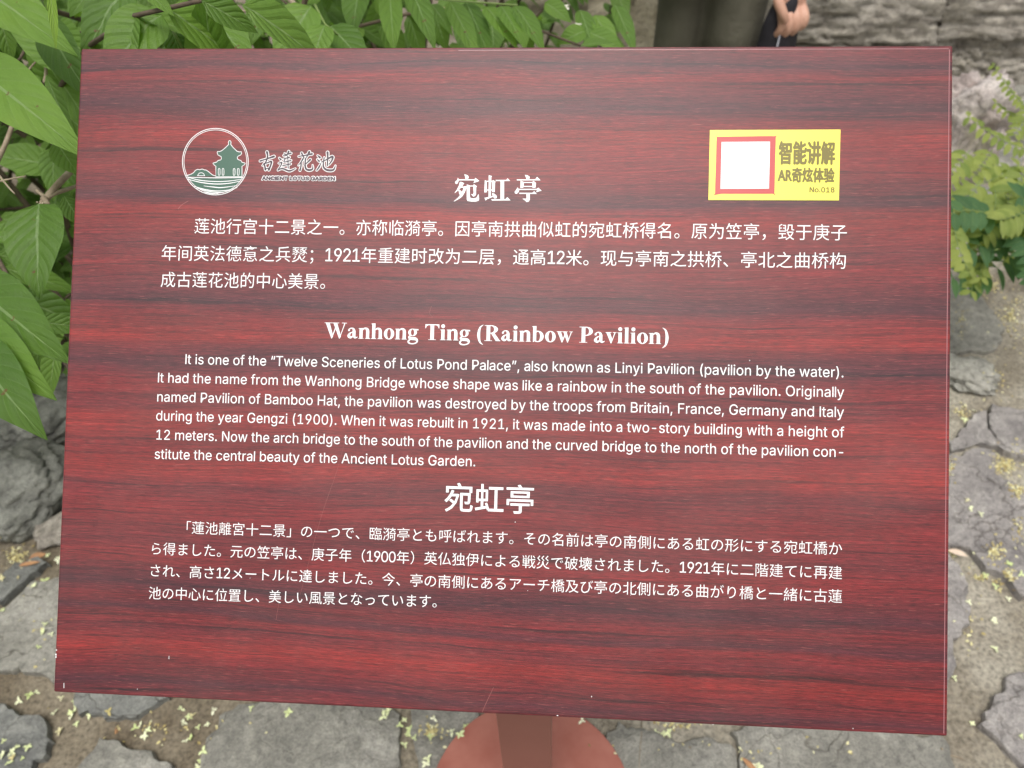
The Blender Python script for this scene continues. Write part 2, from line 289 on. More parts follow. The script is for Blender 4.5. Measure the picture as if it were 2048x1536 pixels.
GLYPHS = {"(":[137,[[45,103,45,122,47,142,50,162,55,182,60,202,66,221,73,239,80,255,88,270,118,270,110,252,102,233,95,214,90,195,85,176,81,157,78,138,76,120,76,103,76,88,78,73,80,57,84,41,88,25,94,8,101,-10,109,-28,118,-48,88,-48,75,-23,64,2,56,27,49,53,46,78]]],")":[137,[[19,-48,28,-28,36,-9,43,9,49,26,53,42,57,58,59,73,60,88,61,103,60,120,59,138,56,157,52,176,47,195,41,214,35,233,27,252,19,270,48,270,56,255,64,239,71,221,77,202,82,182,86,162,90,142,91,122,92,103,91,78,87,52,81,27,72,1,61,-24,48,-48]]],",":[94,[[19,-60,34,36,68,36,42,-60]]],"-":[227,[[168,122,168,94,57,94,57,122]]],".":[94,[[48,-2,39,-1,31,4,26,12,25,20,26,29,31,37,39,42,48,43,56,42,64,37,69,29,71,20,69,12,64,4,56,-1]]],"0":[227,[[113,-3,95,-2,79,3,65,12,53,24,42,39,34,57,29,77,25,101,24,127,25,153,29,177,35,197,43,215,53,230,65,242,79,251,95,256,113,258,131,256,147,251,161,242,174,230,184,215,192,197,198,177,201,153,203,127,201,101,198,77,192,57,184,39,174,24,162,12,147,3,131,-2],[113,25,131,28,145,37,157,52,165,72,169,88,171,107,172,127,171,148,169,166,165,182,157,203,145,218,131,227,113,230,96,227,82,218,70,203,62,182,58,166,55,148,55,127,55,107,58,88,62,72,70,52,82,37,96,28]]],"1":[227,[[38,0,38,27,195,27,195,0],[138,254,138,0,106,0,106,224,105,224,43,179,43,213,99,254]]],"2":[227,[[32,0,32,24,117,114,130,129,141,141,149,153,155,163,159,174,160,186,159,198,154,209,146,218,137,224,125,228,112,230,98,228,86,224,77,216,69,207,65,195,64,181,33,181,35,202,43,221,55,237,72,248,91,255,112,258,134,255,153,248,169,237,181,223,188,205,191,186,189,172,185,159,179,145,168,129,159,118,147,105,133,90,76,30,76,28,195,28,195,0]]],"8":[227,[[113,-3,97,-2,82,1,68,6,50,17,37,31,29,48,26,68,28,83,33,98,40,110,51,121,63,128,76,132,76,133,59,141,46,154,38,171,35,190,38,209,45,225,57,239,73,249,92,256,113,258,134,256,153,249,169,239,181,225,188,209,191,190,188,171,180,154,167,141,150,133,150,132,164,128,176,121,186,110,194,98,199,83,200,68,198,48,189,31,176,17,158,6,145,1,130,-2],[113,25,129,26,142,30,153,37,161,46,167,57,168,69,167,83,161,94,153,104,141,111,128,116,113,118,98,116,85,111,73,104,65,94,59,83,58,69,59,57,64,46,73,37,84,30,97,26],[113,145,126,146,137,150,146,157,154,165,158,176,160,188,158,200,154,210,147,218,138,225,126,229,113,230,100,229,89,225,79,218,72,210,68,200,66,188,68,176,72,165,79,157,89,150,100,146]]],"9":[227,[[113,258,135,255,155,247,171,234,184,217,192,197,194,173,192,155,186,135,180,120,170,103,158,84,100,0,65,0,151,124,154,124,149,117,144,111,137,105,128,101,119,98,109,97,87,100,69,107,53,119,41,134,34,154,32,176,34,198,42,218,55,235,71,247,91,255],[113,230,99,228,87,223,77,215,69,204,64,191,63,176,64,161,69,148,77,137,87,129,99,123,113,122,127,123,139,129,149,137,157,147,162,160,164,175,162,190,157,204,150,215,139,223,127,228]]],"A":[240,[[8,0,101,254,138,254,231,0,198,0,144,151,138,167,132,186,127,201,122,219,116,239,123,239,117,219,111,201,106,185,100,166,95,151,43,0],[55,71,55,99,185,99,185,71]]],"B":[228,[[30,0,30,254,121,254,145,252,164,245,180,235,190,221,197,205,199,187,198,172,193,160,187,150,178,143,168,137,157,133,157,131,170,129,182,123,192,114,201,102,207,86,209,68,207,50,200,33,189,20,172,9,158,4,142,1,123,0],[62,29,122,29,148,31,165,40,175,53,178,68,176,81,171,92,163,102,153,109,140,114,124,115,62,115],[62,143,119,143,132,144,144,148,154,155,162,163,166,174,168,186,165,202,156,214,141,223,120,226,62,226]]],"C":[255,[[134,-3,113,-2,93,4,75,12,59,25,46,40,35,58,27,78,22,101,20,127,22,153,27,176,35,197,46,215,59,230,75,242,93,251,113,256,134,258,152,256,170,252,186,245,201,236,214,224,224,209,232,193,236,174,204,174,200,186,195,197,187,206,179,214,169,220,158,224,146,227,134,228,111,225,92,216,80,207,71,196,62,182,57,166,53,148,52,127,53,107,57,88,63,72,71,59,80,47,92,38,112,29,134,26,146,27,158,30,169,34,179,40,187,48,195,57,200,68,204,80,236,80,232,62,224,45,214,31,201,19,187,9,170,2,153,-2]]],"D":[251,[[109,0,48,0,48,29,107,29,127,30,144,34,159,40,171,49,182,61,189,75,195,90,198,108,200,128,198,147,195,165,190,180,182,194,172,205,160,214,145,221,129,225,110,226,47,226,47,254,113,254,136,253,157,248,176,239,192,228,206,213,217,196,225,175,229,153,231,128,229,102,224,80,217,59,206,42,192,27,175,15,156,7,134,2],[62,254,62,0,30,0,30,254]]],"E":[209,[[30,0,30,254,186,254,186,226,62,226,62,143,178,143,178,114,62,114,62,29,188,29,188,0]]],"F":[205,[[30,0,30,254,185,254,185,226,62,226,62,139,173,139,173,111,62,111,62,0]]],"G":[260,[[134,-3,113,-2,93,4,75,13,59,25,45,40,35,58,27,78,22,102,20,127,22,153,27,176,35,197,45,215,59,230,74,242,92,251,112,256,132,258,152,256,170,252,187,245,202,235,214,222,225,208,232,192,237,174,204,174,199,186,194,197,186,206,178,213,168,220,158,224,146,227,133,228,111,225,92,216,75,202,62,182,57,166,53,148,52,127,53,107,57,88,63,72,71,59,81,47,92,38,112,29,134,26,155,29,172,36,187,47,198,62,205,80,207,101,217,100,141,100,141,128,239,128,239,100,237,80,233,62,225,45,215,31,203,19,188,9,172,2,154,-2]]],"H":[258,[[30,0,30,254,62,254,62,144,196,144,196,254,228,254,228,0,196,0,196,116,62,116,62,0]]],"I":[76,[[22,0,54,0,54,254,22,254]]],"L":[196,[[30,0,30,254,62,254,62,29,181,29,181,0]]],"N":[262,[[30,0,30,254,68,254,172,91,176,84,181,75,187,65,194,53,200,41,207,27,202,27,201,41,200,54,200,67,200,79,199,97,199,254,232,254,232,0,193,0,101,145,95,155,89,165,82,177,74,191,54,226,60,227,61,192,62,177,62,164,62,153,62,145,62,0]]],"O":[267,[[133,-3,112,-2,93,4,75,12,59,25,46,40,35,58,27,78,22,101,20,127,22,153,27,176,35,197,46,215,59,230,75,242,93,251,112,256,133,258,155,256,174,251,192,242,208,230,221,215,232,197,240,176,245,153,247,127,245,101,240,78,232,58,221,40,208,25,192,12,174,4,155,-2],[133,26,155,29,175,38,186,47,196,58,204,72,210,88,214,106,215,127,214,148,210,166,204,182,196,196,186,207,175,216,155,225,133,228,112,225,92,216,81,207,71,196,63,182,57,166,53,148,52,127,53,106,57,88,63,72,71,58,81,47,92,38,112,29]]],"P":[222,[[30,0,30,254,118,254,136,253,152,250,166,244,183,231,195,215,202,195,204,174,202,152,195,133,183,116,166,104,152,98,136,94,118,93,55,93,55,121,116,121,134,123,149,128,159,136,167,147,171,160,172,174,171,188,167,201,159,211,148,219,134,224,116,226,62,226,62,0]]],"R":[224,[[30,0,30,254,118,254,136,253,153,250,167,244,183,232,195,217,202,198,205,176,202,154,195,136,183,120,166,109,152,103,136,100,118,99,48,99,48,128,117,128,135,129,149,133,160,141,167,150,171,162,173,176,171,190,167,202,159,212,149,220,134,224,116,226,62,226,62,0],[177,0,115,115,151,115,214,0]]],"S":[223,[[112,-4,94,-3,78,0,64,5,46,15,32,30,23,48,19,68,52,68,55,55,62,44,71,35,83,29,97,26,112,25,128,26,143,30,155,37,165,46,171,57,173,70,171,81,166,89,158,96,148,102,136,107,122,111,92,120,72,126,56,135,43,145,34,156,28,170,26,186,29,206,37,224,51,238,69,249,83,254,97,257,114,258,130,257,145,254,158,249,175,238,189,224,197,208,200,189,169,189,163,206,151,219,134,227,112,229,97,228,84,224,73,218,64,209,59,199,58,188,60,176,65,167,74,160,85,154,96,150,106,147,132,140,144,136,156,132,168,126,179,119,189,110,197,99,202,85,204,69,201,50,193,32,180,17,162,5,147,0,130,-3]]],"T":[224,[[16,226,16,254,208,254,208,226,128,226,128,0,96,0,96,226]]],"U":[259,[[129,-4,110,-3,93,1,77,8,63,17,52,27,42,40,36,54,31,70,30,87,30,254,62,254,62,89,64,72,70,57,80,44,94,34,110,28,129,26,149,28,165,34,179,44,188,57,194,72,196,89,196,254,229,254,229,87,227,70,223,54,216,40,207,27,195,17,182,8,166,1,149,-3]]],"W":[343,[[78,0,8,254,41,254,82,98,85,85,88,73,91,60,93,47,96,33,98,20,95,20,97,33,100,47,103,60,106,73,109,85,112,98,153,254,190,254,231,98,234,85,237,73,240,60,243,47,246,33,249,20,244,20,247,33,249,47,252,60,255,73,261,98,302,254,335,254,265,0,228,0,184,161,180,178,176,196,172,215,168,237,175,237,171,216,167,197,164,179,159,161,115,0]]],"a":[195,[[80,-4,63,-3,47,2,34,11,24,22,17,37,15,54,17,69,22,80,29,90,39,97,50,102,63,105,76,108,89,110,105,112,117,113,126,115,133,117,136,121,138,127,138,128,137,139,133,148,128,156,120,161,110,164,98,165,85,164,75,161,66,156,59,150,54,144,50,137,20,146,29,161,39,173,52,182,66,188,82,191,97,192,108,192,119,190,131,186,143,180,153,172,161,160,167,145,168,126,168,0,138,0,138,26,136,26,132,19,126,12,118,6,108,1,95,-3],[85,23,101,24,114,29,124,37,132,47,136,57,138,69,138,95,130,91,123,89,116,88,108,87,100,86,88,84,77,82,67,79,58,75,52,70,47,62,46,52,47,43,51,36,57,30,65,26,74,24]]],"b":[212,[[115,-4,99,-3,86,2,76,8,69,16,63,23,59,29,56,29,56,0,26,0,26,254,57,254,57,160,59,160,63,166,69,173,76,180,86,186,98,191,115,192,137,189,156,180,173,166,185,146,191,131,194,113,195,94,194,75,191,58,185,42,173,23,157,8,137,-1],[110,23,126,26,140,33,150,44,158,58,163,75,164,95,163,114,158,131,150,145,140,156,126,163,110,165,94,163,81,156,70,145,62,131,58,114,56,95,58,75,63,58,70,43,81,32,94,26]]],"c":[198,[[104,-4,87,-3,72,1,58,8,46,17,36,29,28,43,22,58,18,75,17,94,18,113,22,130,28,146,36,159,46,171,58,180,72,187,87,191,104,192,117,191,130,189,142,184,153,178,162,170,170,161,176,150,181,138,151,131,149,138,145,145,141,150,135,155,128,159,121,162,113,164,104,165,86,162,73,155,62,144,54,129,50,112,48,94,50,75,54,59,62,44,73,33,86,26,104,23,113,24,121,26,129,29,135,33,141,38,146,44,149,51,152,59,181,51,177,39,171,28,163,19,153,11,142,4,130,0,117,-3]]],"d":[212,[[98,-4,75,-1,56,8,40,23,27,42,22,58,18,75,17,94,18,113,22,131,27,146,40,166,56,180,75,189,98,192,114,191,126,186,136,180,144,173,149,166,153,160,155,160,155,254,186,254,186,0,156,0,156,29,153,29,149,23,143,16,136,8,126,2,114,-3],[102,23,118,26,132,32,142,43,150,58,154,75,156,95,154,114,150,131,142,145,132,156,118,163,102,165,86,163,72,156,62,145,54,131,50,114,48,95,50,75,54,58,62,44,73,33,86,26]]],"e":[202,[[106,-4,88,-3,73,1,58,8,46,17,36,29,28,42,22,58,18,75,17,93,18,112,22,129,28,145,36,159,46,170,58,180,71,187,86,191,103,192,118,191,133,187,147,180,160,170,170,157,179,141,184,121,186,97,186,85,37,85,37,110,169,110,155,101,153,119,149,134,141,147,131,157,118,163,103,165,87,163,73,157,62,147,54,135,50,121,48,105,48,89,50,69,55,53,64,40,76,31,90,25,106,23,117,24,127,26,135,31,143,36,149,44,153,53,182,45,177,32,168,20,156,10,141,2,125,-3]]],"f":[127,[[114,190,114,164,3,164,3,190],[40,0,40,216,42,231,48,243,57,252,68,259,80,264,94,265,103,265,111,263,117,262,121,260,114,234,107,236,103,237,97,237,85,235,77,230,72,221,71,209,71,0]]],"g":[213,[[103,-75,84,-74,67,-70,53,-63,41,-55,32,-45,25,-35,51,-20,55,-26,61,-33,68,-39,77,-44,89,-48,103,-49,124,-46,141,-38,152,-23,156,-3,156,34,153,34,149,28,143,21,136,14,126,8,114,4,97,2,76,5,56,13,40,27,28,45,22,60,18,77,17,96,18,114,22,131,27,147,40,166,56,180,76,189,98,192,114,191,127,186,137,180,144,173,150,166,154,159,157,159,157,190,186,190,186,-4,183,-27,175,-45,162,-59,145,-68,125,-73],[102,30,118,32,132,38,142,47,150,61,155,77,156,96,155,115,150,132,142,146,132,156,119,163,102,165,86,163,73,156,62,145,54,131,50,115,48,96,50,78,54,61,62,48,73,38,86,32]]],"h":[205,[[57,113,57,0,26,0,26,254,57,254,57,144,51,144,62,166,76,181,94,189,114,192,132,190,148,184,161,174,170,160,177,142,179,120,179,0,148,0,148,118,145,137,136,152,123,161,105,165,92,163,80,159,71,151,63,141,58,129]]],"i":[83,[[26,0,26,190,57,190,57,0],[42,221,34,223,27,227,22,234,21,242,22,249,27,256,34,260,42,262,50,260,57,256,62,249,63,242,62,234,57,227,50,223]]],"k":[190,[[55,68,55,106,60,106,142,190,180,190,92,100,89,100],[26,0,26,254,57,254,57,0],[147,0,74,93,96,114,186,0]]],"l":[64,[[17,0,47,0,47,254,17,254]]],"m":[305,[[26,0,26,190,56,190,56,148,54,148,59,162,66,173,75,182,86,188,98,192,110,193,129,190,144,180,154,166,160,147,156,147,161,160,169,172,178,181,190,187,204,192,218,193,234,191,249,186,261,177,270,164,276,148,278,128,278,0,248,0,248,127,245,145,236,156,224,163,209,165,197,164,187,160,179,153,173,145,169,135,168,124,168,0,137,0,137,130,134,144,126,156,115,163,100,165,89,164,79,160,70,154,63,145,58,133,57,119,57,0]]],"n":[205,[[57,113,57,0,26,0,26,190,56,190,56,144,51,144,62,166,76,181,94,189,114,192,132,190,147,184,160,174,170,160,176,142,179,120,179,0,148,0,148,118,145,137,136,152,123,161,105,165,92,163,80,159,71,151,63,141,58,129]]],"o":[208,[[104,-4,87,-3,72,1,58,8,46,17,36,29,28,43,22,58,18,75,17,94,18,113,22,130,28,146,36,159,46,171,58,180,72,187,87,191,104,192,120,191,136,187,149,180,161,171,171,159,180,146,186,130,189,113,191,94,189,75,186,58,180,43,171,29,161,17,149,8,136,1,120,-3],[104,23,121,26,135,33,146,44,154,59,158,75,160,94,158,112,154,129,146,144,135,155,121,162,104,165,86,162,73,155,62,144,54,129,50,112,48,94,50,75,54,59,62,44,73,33,86,26]]],"p":[212,[[26,-71,26,190,56,190,56,160,59,160,63,166,69,173,76,180,86,186,98,191,115,192,137,189,156,180,173,166,185,146,191,131,194,113,195,94,194,75,191,58,185,42,173,23,157,8,137,-1,115,-4,99,-3,86,2,76,8,69,16,63,23,59,29,57,29,57,-71],[110,23,126,26,140,33,150,44,158,58,163,75,164,95,163,114,158,131,150,145,140,156,126,163,110,165,94,163,81,156,70,145,62,131,58,114,56,95,58,75,63,58,70,43,81,32,94,26]]],"r":[130,[[26,0,26,190,56,190,56,160,58,160,65,173,76,184,90,190,107,192,115,192,122,192,122,161,115,162,109,163,103,163,91,161,80,157,70,151,63,142,58,131,57,118,57,0]]],"s":[182,[[91,-4,72,-3,56,2,42,9,31,19,23,32,18,47,47,53,53,40,62,30,75,25,91,23,108,25,122,31,131,40,134,51,132,60,127,68,118,74,106,78,75,85,52,93,36,104,27,119,23,137,26,152,33,166,43,177,58,185,74,190,94,192,112,191,127,186,140,179,149,170,157,158,162,145,134,139,129,149,121,158,110,164,94,166,78,164,65,158,57,150,54,139,56,129,62,122,72,116,86,111,115,105,137,97,153,86,162,71,166,53,163,37,156,24,145,12,130,3,112,-2]]],"t":[114,[[102,190,102,164,3,164,3,190],[32,236,63,236,63,49,64,38,68,31,75,26,85,25,93,26,101,27,107,1,102,0,96,-1,90,-2,84,-2,62,1,46,11,36,26,32,46]]],"u":[205,[[91,-3,73,-1,57,5,44,15,35,29,28,47,26,69,26,190,57,190,57,72,60,52,68,37,82,28,100,25,113,27,125,31,134,38,142,48,146,61,148,76,148,190,179,190,179,0,149,0,149,46,154,46,147,30,139,18,129,8,111,0]]],"v":[195,[[81,0,9,190,42,190,83,78,88,60,93,43,98,27,103,10,92,10,97,27,101,43,106,60,112,78,152,190,186,190,113,0]]],"w":[284,[[69,0,11,190,44,190,67,107,72,89,77,68,80,54,84,38,88,21,82,21,86,37,89,53,93,67,98,88,103,107,126,190,158,190,181,107,186,88,191,68,194,53,198,37,201,21,196,21,199,37,203,53,206,68,212,88,217,107,240,190,272,190,215,0,184,0,159,86,152,112,149,126,145,140,138,169,145,169,138,140,135,126,131,112,128,99,124,86,99,0]]],"y":[195,[[24,-69,31,-43,36,-44,44,-45,52,-44,59,-42,65,-37,71,-29,75,-18,81,-1,9,190,42,190,83,78,88,60,93,43,98,27,103,10,92,10,97,27,101,43,106,60,112,78,153,190,186,190,102,-29,96,-43,88,-54,80,-62,70,-68,58,-71,46,-73,39,-72,32,-72]]],"z":[190,[[21,0,21,23,127,160,127,161,24,161,24,190,166,190,166,165,63,30,63,28,169,28,169,0]]],"“":[150,[[26,159,52,254,75,254,60,159],[87,159,114,254,137,254,122,159]]],"”":[150,[[26,159,41,254,75,254,49,159],[87,159,102,254,137,254,111,159]]]," ":[94,[]]}   # letter outlines: advance, closed loops; 500 units = 1

def loops_fill(loops):
    """nested outlines -> triangulated verts, faces (holes by winding depth)"""
    L = [[Vector((l[i], l[i + 1], 0)) for i in range(0, len(l), 2)] for l in loops]
    flat = [p for l in L for p in l]
    return flat, [tuple(t) for t in tessellate_polygon(L)]
GFILL = {}
def latin(body):
    """-> array of vertices (units of 1), triangles"""
    V, Fc = [], []; cx = 0
    for c in body:
        adv, loops = GLYPHS[c]
        if loops:
            if c not in GFILL:
                groups = []
                for l in sorted(loops, key=lambda q: -(max(q[0::2]) - min(q[0::2])) * (max(q[1::2]) - min(q[1::2]))):
                    bx = (min(l[0::2]), max(l[0::2]), min(l[1::2]), max(l[1::2]))
                    for gr in groups:
                        if gr[0][0] <= bx[0] and gr[0][1] >= bx[1] and gr[0][2] <= bx[2] and gr[0][3] >= bx[3]: gr[1].append(l); break
                    else: groups.append((bx, [l]))
                vv, ff = [], []
                for _, ls in groups:
                    a, b_ = loops_fill(ls); o = len(vv); vv += a; ff += [tuple(i + o for i in t) for t in b_]
                GFILL[c] = (vv, ff)
            vv, ff = GFILL[c]; o = len(V)
            V += [((v.x + cx) / 500, v.y / 500, 0) for v in vv]; Fc += [tuple(i + o for i in t) for t in ff]
        cx += adv
    out = []
    for t in Fc:
        a, b_, c = (V[k] for k in t)
        out.append(t if (b_[0] - a[0]) * (c[1] - a[1]) - (b_[1] - a[1]) * (c[0] - a[0]) > 0 else t[::-1])
    me = bpy.data.meshes.new('t'); me.from_pydata(V, [], out); me.update()
    return me, np.array(V, dtype=np.float32)
def thicken(name, me, a, m, parent, off):
    """bold print: the face repeated at small shifts, each a hair above the last"""
    n = len(a); tris = [tuple(p.vertices) for p in me.polygons]; V, Fc = [], []
    dirs = [(0, 0)] + [(off * math.cos(t * math.pi / 4), off * math.sin(t * math.pi / 4)) for t in range(8)]
    for k, (dx, dy) in enumerate(dirs):
        V += [(x + dx, y + dy, z + k * 0.0000015) for x, y, z in a]; Fc += [tuple(i + k * n for i in t) for t in tris]
    return link(name, mesh(name, V, Fc), m, parent, SIGN)
CJC = {}
def mixed(body):
    """Chinese and Japanese lines: the digits take the same letter outlines as the English text"""
    V, Fc = [], []; cx = 0.0
    for c in body:
        if c in '01289':
            adv, _ = GLYPHS[c]; me, a = latin(c); k = .76 / .512; ax = .545
            o = len(V); wid = adv / 500 * k * .92; V += [(x * k * .92 + cx + (ax - wid) / 2, y * k, 0) for x, y, z in a]; Fc += [tuple(i + o for i in p.vertices) for p in me.polygons]; cx += ax
        else:
            if c not in CJC:
                me, a = text_mesh(c, 0.0 if c in '達壊' else -0.0045); CJC[c] = (a, [tuple(p.vertices) for p in me.polygons])
            a, f = CJC[c]; o = len(V); V += [(x / EMW + cx, y / EMW, 0) for x, y, z in a]; Fc += [tuple(i + o for i in t) for t in f]; cx += 1.0
    me = bpy.data.meshes.new('t'); me.from_pydata(V, [], Fc); me.update()
    return me, np.array(V, dtype=np.float32)
_a = text_mesh('一一')[1]; EMW = float(_a[:, 0].max() - text_mesh('一')[1][:, 0].max())
def put_text(name, body, L, Rt, em_px, parent=None, m=None, offset=0.0, z=0.00015, cjk=True, label=None):
    """L, Rt = photo pixels of the text's left and right end on the baseline"""
    me, a = (mixed(body) if cjk else latin(body))
    (x0, y0), (x1, y1) = S(*L), S(*Rt)
    mx, Mx = a[:, 0].min(), a[:, 0].max()
    sx = (x1 - x0) / (Mx - mx)
    yy = abs(S(L[0], L[1])[1] - S(L[0], L[1] - em_px)[1])
    yb = (y0 + y1) / 2
    t = (a[:, 0] - mx) / (Mx - mx)
    b = np.zeros_like(a); b[:, 0] = x0 + (a[:, 0] - mx) * sx
    b[:, 1] = y0 * (1 - t) + y1 * t + a[:, 1] * yy; b[:, 2] = z
    if offset: o = thicken(name, me, b, m or M_print, parent or sign, offset)
    else:
        me.vertices.foreach_set('co', b.ravel()); me.update()
        o = link(name, me, m or M_print, parent or sign, SIGN)
    if label: o['label'] = label
    return o
def rect_text(name, body, quad, parent, m, offset=0.0, z=0.0003):
    """fit the text's bounding box into the photo quad TL, TR, BR, BL"""
    me, a = (latin(body) if all(c in GLYPHS for c in body) else text_mesh(body))
    q = [S(*p) for p in quad]
    x0 = (q[0][0] + q[3][0]) / 2; x1 = (q[1][0] + q[2][0]) / 2; y1 = (q[0][1] + q[1][1]) / 2; y0 = (q[2][1] + q[3][1]) / 2
    mn, mx = a.min(0), a.max(0); x0 += offset; x1 -= offset; y0 += offset; y1 -= offset
    b = np.zeros_like(a)
    b[:, 0] = x0 + (a[:, 0] - mn[0]) / (mx[0] - mn[0]) * (x1 - x0); b[:, 1] = y0 + (a[:, 1] - mn[1]) / (mx[1] - mn[1]) * (y1 - y0); b[:, 2] = z
    return thicken(name, me, b, m, parent, offset) if offset else (me.vertices.foreach_set('co', b.ravel()), me.update(), link(name, me, m, parent, SIGN))[2]

# --- body texts
CJ = 33.6
put_text('text_line', '莲池行宫十二景之一。亦称临漪亭。因亭南拱曲似虹的宛虹桥得名。原为笠亭，毁于庚子', (388, 464.6), (1692, 478.4), CJ)
put_text('text_line', '年间英法德意之兵燹；1921年重建时改为二层，通高12米。现与亭南之拱桥、亭北之曲桥构', (322, 518.5), (1690, 535), CJ)
put_text('text_line', '成古莲花池的中心美景。', (320.4, 571.5), (648.8, 575.8), CJ)
EM = 19.6 / 0.508
for body, L, Rt in (
    ('It is one of the “Twelve Sceneries of Lotus Pond Palace”, also known as Linyi Pavilion (pavilion by the water).', (369.8, 728), (1685.7, 754.8)),
    ('It had the name from the Wanhong Bridge whose shape was like a rainbow in the south of the pavilion. Originally', (315, 764.8), (1687, 794.5)),
    ('named Pavilion of Bamboo Hat, the pavilion was destroyed by the troops from Britain, France, Germany and Italy', (313.6, 803.0), (1686.7, 834.5)),
    ('during the year Gengzi (1900). When it was rebuilt in 1921, it was made into a two-story building with a height of', (311.6, 840.8), (1687.3, 874.8)),
    ('12 meters. Now the arch bridge to the south of the pavilion and the curved bridge to the north of the pavilion con-', (312, 879), (1685.3, 914.2)),
    ('stitute the central beauty of the Ancient Lotus Garden.', (308.7, 917.5), (949.6, 932.7))):
    put_text('text_line', body, L, Rt, EM, offset=0, cjk=False)
CJ2 = 27.6
for body, L, Rt in (
    ('「蓮池離宮十二景」の一つで、臨漪亭とも呼ばれます。その名前は亭の南側にある虹の形にする宛虹橋か', (372.8, 1065.3), (1683.4, 1108.3)),
    ('ら得ました。元の笠亭は、庚子年（1900年）英仏独伊による戦災で破壊されました。1921年に二階建てに再建', (303.4, 1107.2), (1683.4, 1156.6)),
    ('され、高さ12メートルに達しました。今、亭の南側にあるアーチ橋及び亭の北側にある曲がり橋と一緒に古蓮', (301, 1151.0), (1683.4, 1203.6)),
    ('池の中心に位置し、美しい風景となっています。', (297.2, 1196), (872.8, 1213.3))):
    put_text('text_line', body, L, Rt, CJ2)
rect_text('japanese_title', '宛虹亭', [(888.5, 967.5), (1067, 967.5), (1067, 1026), (888.5, 1026)], sign, M_print, 0.00017)

# --- traced prints: polygons in photo pixels
def trace(name, polys, m, parent, z, tf):
    V, Fc = [], []
    for i, poly in enumerate(polys):
        pts = [S(*tf(x, y)) for x, y in poly]
        zz = z + 0.000004 * i
        base = len(V); V += [(x, y, zz) for x, y in pts]
        for t in tessellate_polygon([[Vector((x, y, 0)) for x, y in pts]]):
            a, b, c = (V[base + k] for k in t)
            cr = (b[0] - a[0]) * (c[1] - a[1]) - (b[1] - a[1]) * (c[0] - a[0])
            Fc.append(tuple(base + k for k in (t if cr > 0 else t[::-1])))
    return link(name, mesh(name, V, Fc), m, parent, SIGN)
def sm(pts, n=6, closed=False):                 # Catmull-Rom through the points
    out = []; m = len(pts)
    for i in range(m if closed else m - 1):
        g = lambda k: pts[k % m] if closed else pts[min(max(k, 0), m - 1)]
        p0, p1, p2, p3 = g(i - 1), g(i), g(i + 1), g(i + 2)
        for j in range(n):
            t = j / n
            out.append(tuple(0.5 * (2 * p1[k] + (p2[k] - p0[k]) * t + (2 * p0[k] - 5 * p1[k] + 4 * p2[k] - p3[k]) * t * t + (3 * p1[k] - p0[k] - 3 * p2[k] + p3[k]) * t ** 3) for k in range(len(pts[0]))))
    if not closed: out.append(tuple(pts[-1]))
    return out
def brush(path, w, closed=False, n=6, rnd=True):
    """polyline with widths -> list of quads (polygons)"""
    P3 = [(p[0], p[1], (p[2] if len(p) > 2 else w)) for p in path]
    Q = sm(P3, n, closed) if n > 1 else P3
    if closed: Q = Q + [Q[0]]
    L = []
    for i, (x, y, ww) in enumerate(Q):
        a = Q[i - 1] if i else (Q[-2] if closed else Q[0]); b = Q[i + 1] if i < len(Q) - 1 else (Q[1] if closed else Q[-1])
        dx, dy = b[0] - a[0], b[1] - a[1]; l = math.hypot(dx, dy) or 1
        L.append(((x - dy / l * ww / 2, y + dx / l * ww / 2), (x + dy / l * ww / 2, y - dx / l * ww / 2)))
    polys = [[L[i][0], L[i][1], L[i + 1][1], L[i + 1][0]] for i in range(len(L) - 1)]
    if rnd and not closed:
        for (x, y, ww) in (Q[0], Q[-1]):
            polys.append([(x + ww / 2 * math.cos(t * math.pi / 4), y + ww / 2 * math.sin(t * math.pi / 4)) for t in range(8)])
    return polys
def trace_strokes(name, strokes, m, parent, z, tf):
    V, Fc = [], []
    for i, st in enumerate(strokes):
        zz = z + 0.000004 * i
        for poly in st:
            base = len(V); pts = [S(*tf(x, y)) for x, y in poly]; V += [(x, y, zz) for x, y in pts]
            ar = sum(pts[k][0] * pts[(k + 1) % len(pts)][1] - pts[(k + 1) % len(pts)][0] * pts[k][1] for k in range(len(pts)))
            f = tuple(range(base, base + len(pts))); Fc.append(f if ar > 0 else f[::-1])
    return link(name, mesh(name, V, Fc), m, parent, SIGN)

